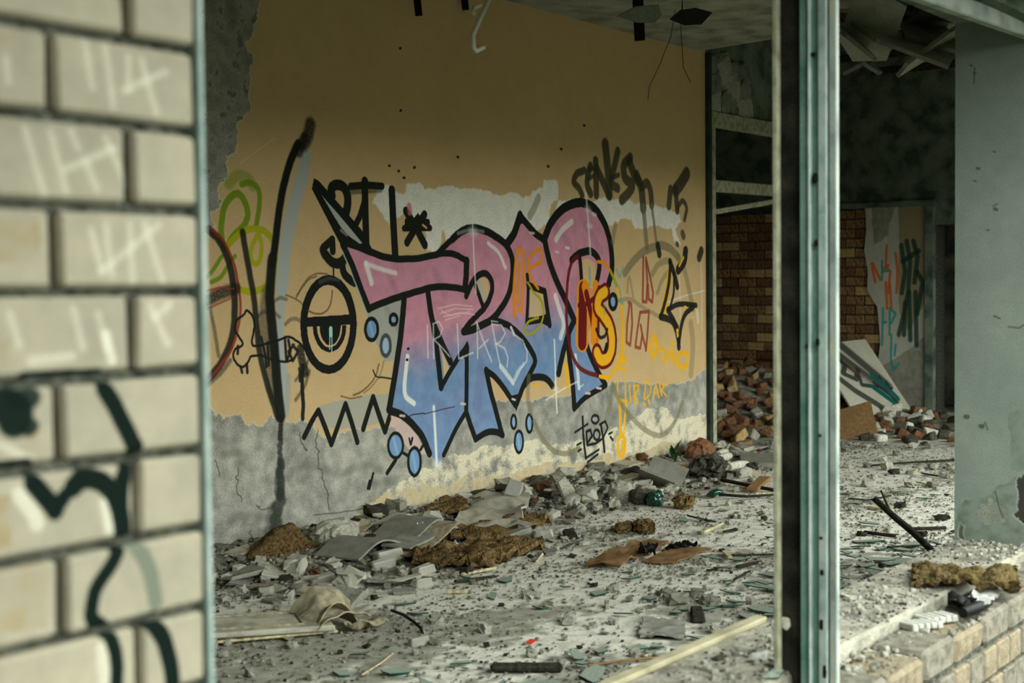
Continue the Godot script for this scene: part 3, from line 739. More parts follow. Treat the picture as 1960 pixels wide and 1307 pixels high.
	["s","black",6.9,1.5,1.0,0,[730,990,728,1000,722,1008,715,1013,706,1014,697,1011,690,1005,685,996,683,986,685,976,691,968,698,963,707,962,716,965,723,971,728,980,730,990]],
	["p","blue",0,0,1.0,0,-1,[786,1030,785,1041,780,1050,773,1056,765,1058,758,1054,751,1047,747,1037,746,1026,747,1014,752,1005,759,1000,766,998,774,1001,781,1008,785,1018,786,1030]],
	["s","bluel",7.7,3,0.5,0,[760,1009,770,1046]],
	["s","black",7.3,1.5,1.0,0,[786,1030,785,1041,780,1050,773,1056,765,1058,758,1054,751,1047,747,1037,746,1026,747,1014,752,1005,759,1000,766,998,774,1001,781,1008,785,1018,786,1030]],
	["p","blue",0,0,1.0,0,-1,[1131,974,1130,980,1128,985,1125,988,1121,989,1117,987,1114,984,1111,978,1111,972,1112,966,1114,962,1117,958,1121,958,1125,959,1128,963,1130,968,1131,974]],
	["s","bluel",9.2,3,0.5,0,[1118,964,1123,983]],
	["s","black",6.9,1.5,1.0,0,[1131,974,1130,980,1128,985,1125,988,1121,989,1117,987,1114,984,1111,978,1111,972,1112,966,1114,962,1117,958,1121,958,1125,959,1128,963,1130,968,1131,974]],
	["p","blue",0,0,1.0,0,-1,[1196,983,1194,991,1192,998,1187,1002,1183,1003,1178,1001,1174,996,1171,989,1170,981,1171,973,1174,967,1178,962,1183,961,1188,963,1192,968,1195,975,1196,983]],
	["s","bluel",9.5,3,0.5,0,[1179,969,1185,995]],
	["s","black",7.2,1.5,1.0,0,[1196,983,1194,991,1192,998,1187,1002,1183,1003,1178,1001,1174,996,1171,989,1170,981,1171,973,1174,967,1178,962,1183,961,1188,963,1192,968,1195,975,1196,983]],
	["p","blue",0,0,1.0,0,-1,[1157,1023,1156,1032,1152,1040,1147,1045,1140,1047,1134,1044,1129,1038,1125,1029,1124,1020,1126,1010,1129,1002,1135,997,1141,996,1147,998,1153,1004,1156,1013,1157,1023]],
	["s","bluel",9.3,3,0.5,0,[1136,1005,1144,1037]],
	["s","black",7.0,1.5,1.0,0,[1157,1023,1156,1032,1152,1040,1147,1045,1140,1047,1134,1044,1129,1038,1125,1029,1124,1020,1126,1010,1129,1002,1135,997,1141,996,1147,998,1153,1004,1156,1013,1157,1023]],
	["p","blue",0,0,1.0,0,-1,[1571,703,1569,710,1565,716,1560,720,1553,721,1546,719,1541,715,1537,709,1536,702,1537,695,1541,689,1547,685,1553,684,1560,685,1566,689,1569,695,1571,703]],
	["s","bluel",11.0,3,0.5,0,[1548,691,1556,713]],
	["s","black",11.7,1.5,1.0,0,[1571,703,1569,710,1565,716,1560,720,1553,721,1546,719,1541,715,1537,709,1536,702,1537,695,1541,689,1547,685,1553,684,1560,685,1566,689,1569,695,1571,703]],
	["p","bluel",0,0,1.0,0,-1,[693,780,691,789,687,795,682,799,676,798,671,794,668,788,667,779,668,771,672,764,677,761,683,761,688,765,691,772,693,780]],
	["s","darkgrey",8.4,2.5,1.0,0,[694,780,693,790,688,797,682,801,676,800,670,796,666,788,665,779,667,770,671,763,677,759,683,759,689,763,693,771,694,780]],
	["s","black",6.8,1.5,1.0,0,[728,1005,747,1014]],
	["s","black",9.8,1.5,1.0,0,[706,1018,679,1042]],
	["s","black",7.4,1.5,1.0,0,[787,1004,799,992]],
	["s","black",4.6,1.5,1.0,0,[750,977,753,988]],
	["s","black",6.3,1.5,1.0,0,[760,978,755,990]],
	["s","black",6.0,1.5,1.0,0,[636,1038,624,1068]],
	["s","black",6.0,1.5,1.0,0,[625,1052,619,1067]],
	["s","paintw",13.0,4,0.8,0,[623,612,627,622,631,631,635,641,639,651]],
	["s","paintw",9.8,4,0.75,0,[623,612,633,615,644,617,655,620,667,622,678,625,690,627,702,629,714,631]],
	["s","paintw",12.0,2.5,0.9,0,[748,805,744,825,740,845,737,864,737,879,741,889,749,895,758,900,767,905]],
	["s","paintw",9.3,3,0.8,0,[1031,563,1041,569,1052,573,1062,579,1071,585,1078,593,1084,601,1089,610,1095,618]],
	["s","paintw",5.3,1.5,0.7,0,[975,489,975,509,975,528,976,548,977,570,978,595,980,621,982,648,984,674]],
	["s","paintw",15.4,3,0.75,0,[1300,550,1306,544,1312,538,1319,532,1327,526,1336,521,1346,516,1357,510,1368,505]],
	["s","paintw",15.6,3,0.75,0,[1295,685,1300,694,1305,704,1310,714,1315,723,1320,731,1325,738,1328,746,1330,753,1329,761,1325,769,1320,777,1316,785]],
	["s","paintw",6.2,2,0.8,0,[1289,790,1290,812,1291,834,1292,856,1292,878,1294,900,1295,922,1296,944,1298,966]],
	["s","paintw",8.3,2.5,0.9,0,[832,917,833,931,834,946,835,960,836,976,837,992,838,1009,839,1026,840,1044]],
	["s","paintw",12.7,2.5,0.75,0,[1379,832,1382,844,1385,857,1388,870,1390,881,1391,890,1392,898,1393,905,1394,912]],
	["s","paintw",4.2,2.5,0.7,0,[1252,932,1272,926,1292,920,1312,914,1330,909,1346,905,1361,902,1375,899,1390,896]],
	["s","paintw",8.8,2,0.6,0,[1423,376,1427,400,1430,423,1434,447,1438,472,1441,499,1444,526,1447,555,1450,583]],
	["s","paintw",4.4,1.5,0.6,0,[1394,912,1399,910,1403,909,1408,907,1413,905]],
	["s","paintw",4.4,2.5,0.6,0,[1813,710,1840,706,1867,701,1894,696,1922,692,1950,688,1978,685,2006,682,2035,678]],
	["s","paintw",5.3,1.5,0.5,0,[1891,597,1892,619,1894,641,1895,662,1896,683,1897,702,1897,720,1898,737,1898,754]],
	["s","paintw",5.6,1.5,0.4,0,[2015,584,2016,609,2018,634,2019,659,2020,684,2020,710,2020,735,2019,761,2019,787]],
	["s","paintw",13.6,3,0.5,0,[1992,735,1994,742,1995,750,1997,757,1998,764]],
	["s","paintw",19.1,14.4,0.5,0,[970,537,981,539]],
	["s","paintw",16.1,10.8,0.45,0,[1433,471,1447,473]],
	["s","paintw",18.2,14.4,0.6,0,[835,1040,846,1043]],
	["s","paintw",12.8,9.0,0.45,0,[1285,908,1299,911]],
	["s","paintw",6.6,4.5,0.8,0,[1342,568,1355,570]],
	["s","paintw",5.2,3.6,0.6,0,[1297,578,1310,581]],
	["s","paintw",4.9,3.6,0.9,0,[1116,920,1128,923]],
	["s","paintw",9.4,6.3,0.7,0,[1461,483,1476,485]],
	["s","paintw",12.1,8.1,0.5,0,[1440,512,1454,514]],
	["s","pinkgrey",5.4,1.5,0.95,0,[722,927,736,929]],
	["s","pinkgrey",6.6,1.5,0.95,0,[1474,917,1494,920]],
	["s","pinkgrey",6.5,1.5,0.95,0,[1424,927,1443,929]],
	["s","pinkgrey",5.8,1.5,0.95,0,[926,917,941,919]],
	["s","pinkgrey",6.1,1.5,0.95,0,[1192,536,1209,537]],
	["s","crack",2.3,1,0.9,0,[737,934,763,928,800,928]],
	["s","crack",2.3,1,0.7,0,[800,930,867,924,904,922]],
	["s","black",5.5,1,1.0,0,[749,789,752,789]],
	["s","black",5.5,1,1.0,0,[745,812,748,812]],
	["s","chalk",4.9,1.2,0.75,1,[814,742,815,811]],
	["s","chalk",5.0,1.2,0.75,1,[834,742,834,813]],
	["s","chalk",4.0,1.2,0.75,1,[832,739,853,735,865,750,856,766,835,773,861,790,889,812]],
	["s","chalk",4.7,1.2,0.75,1,[916,742,920,818,971,807]],
	["s","chalk",5.4,1.2,0.75,1,[987,744,988,819]],
	["s","chalk",4.9,1.2,0.75,1,[985,739,1009,782,1039,830]],
	["s","chalk",4.1,1.2,0.75,1,[994,798,1027,780]],
	["s","chalk",5.4,1.2,0.75,1,[1041,743,1056,794,1073,846]],
	["s","chalk",4.3,1.2,0.75,1,[1047,746,1078,749,1092,768,1072,787,1054,791]],
	["s","chalk",4.9,1.2,0.75,1,[1058,791,1089,802,1101,824,1097,845]],
	["s","chalk",5.0,1.2,0.75,1,[1114,755,1128,772,1161,788,1177,813,1175,835,1148,855,1129,878]],
	["s","chalk",3.6,1.2,0.75,1,[1039,738,1063,741]],
	["s","chalk",11.9,2,0.85,0,[1073,842,1079,847,1085,852,1091,857,1096,862,1102,867,1108,872,1114,877,1120,883]],
	["s","chalk",8.3,2,0.7,1,[1120,883,1124,877,1128,871,1132,865,1137,859,1143,855,1149,850,1156,846,1162,841]],
	["s","chalk",8.5,2,0.8,1,[1114,755,1117,759,1120,763,1123,768,1126,772]],
	["s","pinkw",3.4,1.3,0.7,1,[850,707,908,699,969,704]],
	["s","pinkw",3.5,1.3,0.7,1,[857,718,908,708,974,711]],
	["s","pinkw",3.5,1.3,0.7,1,[868,725,926,717,978,723]],
	["s","pinkw",3.5,1.3,0.7,1,[862,711,889,723,963,716]],
	["s","pinkw",3.5,1.3,0.7,1,[875,732,926,724]],
	["s","orange",9.4,1.5,1.0,0,[1127,730,1127,716,1126,703,1126,690,1126,676,1127,660,1129,644,1131,629,1133,616,1135,605,1137,595,1139,588,1142,582,1145,578,1149,576,1153,575,1156,576,1159,577,1162,579,1165,584,1166,591,1167,603,1167,619,1166,636,1165,652,1164,667,1161,682,1159,697,1156,712]],
	["s","orange",9.6,1.5,1.0,0,[1140,700,1141,688,1142,675,1144,663,1145,652,1146,641,1147,630,1148,620,1150,609]],
	["s","orange",6.2,1.5,1.0,0,[1129,724,1135,720,1140,716,1145,713,1150,712,1154,714,1157,718,1161,723,1164,727]],
	["s","orange",8.2,1.5,1.0,0,[1224,667,1218,662,1211,656,1204,651,1199,646,1194,640,1190,634,1187,628,1185,621,1184,615,1184,609,1185,602,1187,597,1191,592,1196,588,1203,584,1208,581,1214,578,1221,576,1227,575,1232,576,1236,578,1239,582,1242,586,1242,590,1242,594,1240,599,1237,603,1234,606,1229,608,1224,610,1218,610,1212,611,1207,613,1202,614,1196,616,1191,618]],
	["s","olive",6.5,1.5,1.0,0,[1182,652,1188,658,1194,664,1200,671,1207,676,1214,681,1223,685,1230,690,1236,695,1241,702,1243,710,1245,719,1245,726,1243,734,1240,741,1236,747,1231,753,1225,758,1217,763,1209,767,1201,770,1194,772,1187,773,1181,774,1176,774,1172,772,1169,769,1168,765,1168,761,1170,757,1173,752,1178,747,1185,743,1193,741,1202,739,1213,737,1223,736]],
	["s","maroon",11.3,1.5,0.9,0,[1394,589,1387,592,1380,594,1373,598,1366,604,1361,613,1355,624,1351,638,1347,652,1345,670,1343,689,1342,710,1342,728,1342,746,1344,762,1346,778,1350,792,1354,805,1359,818,1365,829,1372,839,1380,848,1388,856,1398,863,1411,869,1428,875,1447,880,1468,884,1489,889]],
	["s","orange",56.6,1.5,1.0,0,[1416,673,1410,797]],
	["s","maroon",37.0,1.5,1.0,0,[1416,668,1410,802]],
	["s","orange",31.9,1.5,1.0,0,[1426,663,1453,731,1471,796]],
	["s","maroon",19.2,1.5,1.0,0,[1430,679,1453,737,1469,796]],
	["s","orange",29.0,1.5,1.0,0,[1473,661,1470,731,1462,796]],
	["s","maroon",11.2,1.5,1.0,0,[1487,666,1483,784]],
	["s","maroon",13.1,2,1.0,0,[1397,709,1407,708,1417,708,1427,707,1437,704,1447,701,1457,696,1467,692,1478,687,1487,682,1497,678,1507,673,1517,669]],
	["s","maroon",46.2,2,1.0,0,[1516,677,1509,680,1502,682,1495,685,1490,690,1486,695,1483,702,1481,709,1482,716,1486,721,1492,725,1499,729,1506,734,1513,741,1521,747,1529,754,1535,762,1539,769,1543,777,1545,785,1547,793,1548,801,1547,810,1546,818,1544,826,1540,832,1536,838,1530,843,1524,846,1517,848,1509,849,1501,849,1495,847,1489,844,1484,839,1480,833,1476,828]],
	["s","amber",28.9,2,1.0,0,[1516,677,1509,680,1502,682,1495,685,1490,690,1486,695,1483,702,1481,709,1482,716,1486,721,1492,725,1499,729,1506,734,1513,741,1521,747,1529,754,1535,762,1539,769,1543,777,1545,785,1547,793,1548,801,1547,810,1546,818,1544,826,1540,832,1536,838,1530,843,1524,846,1517,848,1509,849,1501,849,1495,847,1489,844,1484,839,1480,833,1476,828]],
	["s","black",9.1,1.5,0.9,0,[1474,770,1478,776,1482,782,1486,787,1491,791,1496,792,1503,791,1510,790,1515,787,1518,784,1521,780,1523,776,1525,772]],
	["s","black",13.0,1.5,1.0,0,[1522,811,1514,827]],
	["s","orange",9.4,1.5,1.0,0,[1484,601,1492,602,1501,602,1510,603,1517,606,1524,609,1530,614,1536,619,1542,624]],
	["s","olive",10.1,1.5,1.0,0,[1542,624,1547,630,1552,636,1557,642,1561,648,1565,653,1569,659,1572,664,1576,669]],
	["s","amber",11.6,1.5,1.0,0,[1576,669,1581,678,1585,687,1590,696,1593,707,1596,719,1598,733,1599,747,1600,761,1601,775,1600,788,1600,802,1599,815,1598,826,1597,835,1595,845,1594,855]],
	["s","amber",10.3,1.5,1.0,0,[1489,889,1500,891,1510,893,1521,895,1531,894,1540,891,1548,886,1556,880,1563,875,1569,869,1574,863,1579,857,1584,851]],
	["s","amber",8.7,2,1.0,0,[1563,867,1614,856,1574,840]],
	["s","amber",6.8,2,1.0,0,[1573,875,1614,875]],
	["s","amber",8.0,1.3,0.85,0,[1573,907,1570,953,1615,961]],
	["s","amber",7.1,1.3,0.85,0,[1611,885,1610,964,1602,1024]],
	["s","amber",14.1,1.3,0.85,0,[1582,956,1586,1045]],
	["s","amber",7.1,1.3,0.85,0,[1615,961,1601,1044]],
	["s","amber",7.1,1.3,0.85,0,[1629,921,1636,963]],
	["s","amber",7.2,1.3,0.85,0,[1652,920,1659,978]],
	["s","amber",5.9,1.3,0.85,0,[1652,923,1676,923,1675,935,1657,944,1672,971]],
	["s","amber",7.4,1.3,0.85,0,[1713,910,1704,959]],
	["s","amber",6.0,1.3,0.85,0,[1716,913,1740,931,1731,953,1707,962]],
	["s","amber",7.2,1.3,0.85,0,[1750,962,1764,927,1780,962]],
	["s","amber",2.8,1.3,0.85,0,[1756,949,1775,950]],
	["s","amber",7.3,1.3,0.85,0,[1783,925,1794,957]],
	["s","amber",5.2,1.3,0.85,0,[1786,924,1811,933,1794,943,1822,962]],
	["s","amber",9.1,1.3,0.85,0,[1701,973,1707,977]],
	["s","amber",8.7,1.3,0.85,0,[1726,966,1731,975]],
	["s","amber",6.5,1.3,0.85,0,[1822,933,1831,925]],
	["s","amber",12.6,1.5,1.0,0,[1606,1074,1604,1086,1599,1095,1592,1099,1584,1099,1577,1093,1572,1083,1571,1071,1573,1059,1578,1051,1585,1046,1593,1047,1600,1053,1605,1062,1606,1074]],
	["s","amber",9.2,1.5,1.0,0,[1591,1063,1596,1087]],
	["p","amber",0,0,1.0,0,-1,[1758,784,1790,825,1757,865,1722,825]],
	["p","tanp",0,0,1.0,0,-1,[1757,807,1773,824,1754,840,1741,823]],
	["s","amber",7.5,1,1.0,0,[1755,807,1757,826]],
	["s","amber",9.0,1.5,0.95,0,[1795,833,1798,864,1817,854,1812,834,1795,833]],
	["s","amber",9.9,1.5,0.95,0,[1823,873,1837,835,1851,870]],
	["s","amber",10.0,1.5,0.95,0,[1857,870,1857,839,1874,868]],
	["s","amber",15.7,1.5,0.95,0,[1852,819,1852,823]],
	["s","amber",10.6,1.5,0.95,0,[1883,840,1885,883]],
	["s","amber",13.6,1.5,0.95,0,[1879,880,1908,888,1934,885]],
	["s","amber",12.7,1.5,0.95,0,[1897,849,1938,848,1935,871]],
	["s","amber",5.0,3,0.9,0,[1205,895,1225,894]],
	["s","amber",16.7,3,0.85,0,[1338,855,1339,866,1341,877,1342,889,1344,900]],
	["s","amber",4.7,1.5,0.7,0,[1595,734,1589,841]],
	["s","amber",4.8,1.5,0.6,0,[1616,748,1609,855]],
	["s","mist",18.7,4,0.85,0,[1425,377,1416,380,1408,382,1399,384,1392,387,1387,392,1382,397,1379,403,1378,408,1382,412,1388,415,1395,419,1401,422,1405,426,1409,431,1412,435,1415,439]],
	["s","mist",22.4,4,0.85,0,[1453,365,1449,372,1445,379,1442,386,1439,392,1438,398,1437,404,1437,410,1439,415,1441,420,1445,424,1449,428,1453,433]],
	["s","mist",11.1,4,0.8,0,[1444,397,1467,388]],
	["s","mist",10.4,4,0.8,0,[1444,374,1468,370]],
	["s","mist",24.6,4,0.85,0,[1477,351,1479,434]],
	["s","mist",23.8,4,0.85,0,[1482,369,1539,434]],
	["s","mist",32.0,6,0.8,0,[1522,306,1535,376,1539,431]],
	["s","mist",24.5,5,0.8,0,[1581,320,1575,333,1570,345,1565,357,1560,368,1556,378,1552,387,1549,395,1550,402,1554,406,1562,409,1571,411,1579,413]],
	["s","mist",12.5,4,0.8,0,[1555,388,1585,379]],
	["s","mist",28.0,4,0.8,0,[1641,332,1633,337,1624,342,1616,347,1611,353,1608,361,1609,369,1611,378,1615,385,1623,390,1635,394,1645,397,1651,402,1650,407,1645,413,1637,419,1630,424,1623,429,1615,433,1607,438,1599,442]],
	["s","mist",29.1,5,0.8,0,[1639,343,1644,352,1650,360,1656,369,1662,376,1667,380,1672,384,1677,386,1682,389]],
	["s","mist",30.4,4,0.8,0,[1672,376,1678,383,1684,390,1690,397,1695,406,1699,418,1701,431,1703,445,1705,459]],
	["s","mist2",19.7,2.5,0.75,0,[1705,455,1707,467,1709,478,1711,490,1713,503,1715,517,1717,532,1720,547,1722,563]],
	["s","mist",24.0,3,0.8,0,[1698,405,1705,401,1712,397,1718,393,1725,392,1730,395,1735,400,1740,406,1743,414,1745,421,1746,430,1747,440,1748,449]],
	["s","mist2",12.4,2.5,0.75,0,[1748,449,1751,462,1754,475,1758,488,1761,501,1764,515,1767,529,1771,543,1774,556]],
	["s","mist",25.4,3,0.8,0,[1848,403,1839,448]],
	["s","mist",38.5,6,0.85,0,[1937,356,1902,386,1876,404]],
	["s","mist",23.7,3,0.8,0,[1876,402,1884,458]],
	["s","mist",15.6,3,0.75,0,[1884,452,1891,446,1899,439,1906,434,1913,431,1920,433,1927,437,1933,444,1936,450,1936,457,1932,465,1928,474,1924,482]],
	["s","mist",21.6,3,0.7,0,[1912,520,1918,528]],
	["s","mist",14.1,3,0.8,0,[1880,549,1886,552]],
	["s","mist2",22.6,3,0.7,0,[1612,629,1621,622,1629,615,1638,609,1648,602,1659,595,1671,589,1683,582,1696,577,1709,572,1722,569,1736,565,1749,562,1762,560,1774,557,1786,555,1799,555,1811,556,1824,558,1837,561,1849,565,1859,570,1869,575,1879,580,1888,586]],
	["s","mist2",22.1,4,0.45,0,[1888,586,1897,595,1906,603,1915,612,1923,623,1930,635,1936,649,1943,664,1948,678,1954,690,1959,703,1964,715,1969,727]],
	["s","mist2",18.5,3,0.5,0,[1749,632,1755,626,1762,620,1769,614,1776,609,1784,605,1793,602,1801,600,1809,598,1817,597,1824,596,1830,596,1837,596]],
	["s","mist2",14.6,3,0.45,0,[1775,682,1781,674,1786,666,1791,658,1798,651,1805,645,1812,639,1820,634,1828,629]],
	["s","mist2",27.1,5,0.4,0,[1956,770,1960,784,1963,798,1966,813,1967,829,1966,847,1963,867,1959,888,1955,908]],
	["s","mist2",11.8,3,0.45,0,[1583,700,1596,699,1608,697,1620,696,1634,697,1649,700,1665,706,1681,713,1699,719,1719,726,1741,732,1763,739,1785,746]],
	["s","mist2",17.6,3,0.5,0,[1568,507,1564,518,1560,528,1557,539,1553,550]],
	["s","mist2",9.2,2,0.4,0,[1622,680,1624,668,1626,654,1629,644,1632,640,1637,646,1642,660,1647,676,1652,691]],
	["s","mist2",13.2,3,0.7,0,[1202,979,1209,988,1216,997,1223,1007,1231,1016,1241,1026,1251,1035,1262,1045,1274,1052,1288,1058,1302,1063,1317,1066,1332,1068,1347,1068,1362,1066,1377,1064,1392,1061]],
	["s","mist2",15.4,3,0.5,0,[1183,872,1181,884,1179,897,1178,909,1178,920,1179,930,1183,940,1186,949,1190,958]],
	["s","mist2",20.2,4,0.5,0,[1517,997,1522,987,1528,978,1533,968,1537,958,1540,949,1543,939,1545,929,1548,919]],
	["s","mist2",14.6,3,0.6,0,[1548,912,1556,924,1563,935,1571,947,1582,959,1596,972,1613,985,1630,998,1648,1010,1666,1021,1684,1032,1703,1041,1722,1049,1741,1056,1760,1061,1780,1065,1798,1065,1816,1060,1834,1053,1851,1044,1866,1033,1878,1023,1888,1010,1897,997,1907,985]],
	["s","mist2",20.2,3,0.5,0,[1228,453,1223,459,1219,466,1214,472,1210,478,1206,483,1202,487,1197,492,1193,496]],
	["s","black",22.1,3,0.85,0,[1779,556,1787,579]],
	["s","black",26.6,3,0.8,0,[2018,567,2006,585]],
	["s","amber",25.0,1.5,1.0,0,[1842,626,1838,640,1834,654,1830,668,1825,682,1820,697,1814,713,1808,728,1802,744]],
	["s","black",14.8,2,0.9,0,[1846,598,1844,612,1842,626,1840,640,1837,654,1832,669,1826,683,1820,698,1813,710,1808,721,1802,730,1797,738,1791,746]],
	["s","black",19.2,2,0.9,0,[1843,598,1848,606,1854,614,1860,623,1865,631,1870,640,1874,649,1878,657,1882,666]],
	["s","black",27.3,2,0.9,0,[1929,568,1927,575,1926,583,1924,590,1920,597,1914,603,1905,609,1896,614,1888,620]],
	["s","black",19.0,2,0.9,0,[1791,746,1801,748,1811,749,1820,751,1830,753,1839,755,1848,758,1856,762,1863,768,1870,777,1877,789,1882,801,1886,811,1888,818,1888,823,1888,827,1889,832]],
	["s","black",14.8,2,0.9,0,[1830,727,1845,724,1859,720,1875,716,1893,714,1914,714,1937,715,1962,717,1987,719]],
	["s","black",16.2,2,0.9,0,[1969,724,1958,728,1947,732,1936,736,1927,741,1920,747,1914,754,1908,763,1904,772,1899,783,1896,795,1892,808,1889,820]],
	["s","black",16.3,2,0.9,0,[1830,730,1835,734,1841,738,1846,743,1852,748,1859,754,1866,762,1873,769,1881,777]],
	["s","black",10.2,2,0.9,0,[1865,629,1865,642,1864,656,1864,670,1862,683,1858,694,1852,704,1847,715,1841,725]],
	["s","amber",8.5,1.5,1.0,0,[1917,586,1894,609]],
	["s","amber",6.2,1.5,1.0,0,[1922,721,1933,724]],
	["s","amber",10.4,1.5,1.0,0,[1880,785,1883,800]],
	["s","rust",9.7,1.5,0.8,0,[1704,588,1699,704,1718,705,1724,654,1717,599]],
	["s","rust",9.4,1.5,0.8,0,[1717,590,1738,640,1753,682,1748,706,1729,698,1727,661]],
	["s","rust",9.2,1.5,0.8,0,[1634,707,1620,761,1617,808,1635,816,1646,762,1642,710,1629,705]],
	["s","rust",9.2,1.5,0.8,0,[1686,733,1672,776,1661,822,1685,826,1696,791,1688,766]],
	["s","rust",9.1,1.5,0.8,0,[1686,732,1731,731,1722,792,1714,833]],
	["s","rust",9.1,1.5,0.8,0,[1696,791,1714,830]],
	["s","cyan",8.3,2,0.55,0,[1572,620,1575,626,1579,633,1583,638,1586,640,1590,637,1594,631,1598,623,1602,616]],
	["s","cyan",8.5,2,0.5,0,[1566,653,1571,658,1577,662,1582,667,1586,673,1589,681,1592,689,1594,698,1596,707]],
	["s","cyan",7.8,2,0.6,0,[1586,700,1589,702,1593,704,1597,705,1601,707]],
	["s","cyan",6.8,2,0.5,0,[1511,706,1512,712,1512,719,1513,725,1513,732]],
	["s","black",8.6,1.2,0.95,0,[1409,985,1411,1027,1415,1056,1422,1088]],
	["s","black",5.8,1.2,0.95,0,[1374,1020,1432,1004]],
	["s","black",6.9,1.2,0.95,0,[1483,997,1479,1002,1471,1006,1461,1005,1452,1000,1449,994,1452,988,1461,985,1471,986,1480,990,1483,997]],
	["s","black",7.7,1.2,0.95,0,[1429,1055,1425,1023,1444,1020,1451,1036,1429,1052]],
	["s","black",7.4,1.2,0.95,0,[1487,1036,1484,1044,1477,1048,1468,1047,1461,1042,1458,1034,1461,1026,1468,1022,1477,1023,1484,1028,1487,1036]],
	["s","black",8.8,1.2,0.95,0,[1492,1011,1502,1046,1508,1081]],
	["s","black",6.7,1.2,0.95,0,[1487,1010,1512,1004,1524,1021,1502,1046,1467,1056,1429,1057]],
	["s","black",5.9,1.2,0.95,0,[1422,1088,1482,1073]],
	["s","black",6.2,1.2,0.95,0,[1429,1100,1477,1084]],
	["s","black",5.6,1.2,0.95,0,[1383,1052,1401,1048]],
	["s","black",6.1,1.2,0.95,0,[1389,1068,1401,1064]],
	["s","black",5.8,1.2,0.95,0,[1529,1038,1544,1035]],
	["s","black",6.5,1.2,0.95,0,[1536,1046,1548,1055]],
	["s","crack",5.3,1.5,0.9,0,[736,167,739,166]],
	["s","crack",5.4,1.5,0.9,0,[735,295,738,294]],
	["s","crack",5.3,1.5,0.9,0,[697,411,700,411]],
	["s","crack",5.4,1.5,0.9,0,[726,420,729,420]],
	["s","crack",5.4,1.5,0.9,0,[742,433,746,433]],
	["s","crack",5.5,1.5,0.9,0,[776,410,780,409]],
	["s","crack",6.2,1.5,0.9,0,[1267,377,1272,377]],
	["s","crack",6.4,1.5,0.9,0,[1424,267,1429,267]],
	["s","crack",6.2,1.5,0.9,0,[1323,332,1328,332]],
	["s","crack",5.7,1.5,0.9,0,[923,378,927,378]],
	["s","paintw",2.0,1,0.3,0,[288,432,378,378]],
]
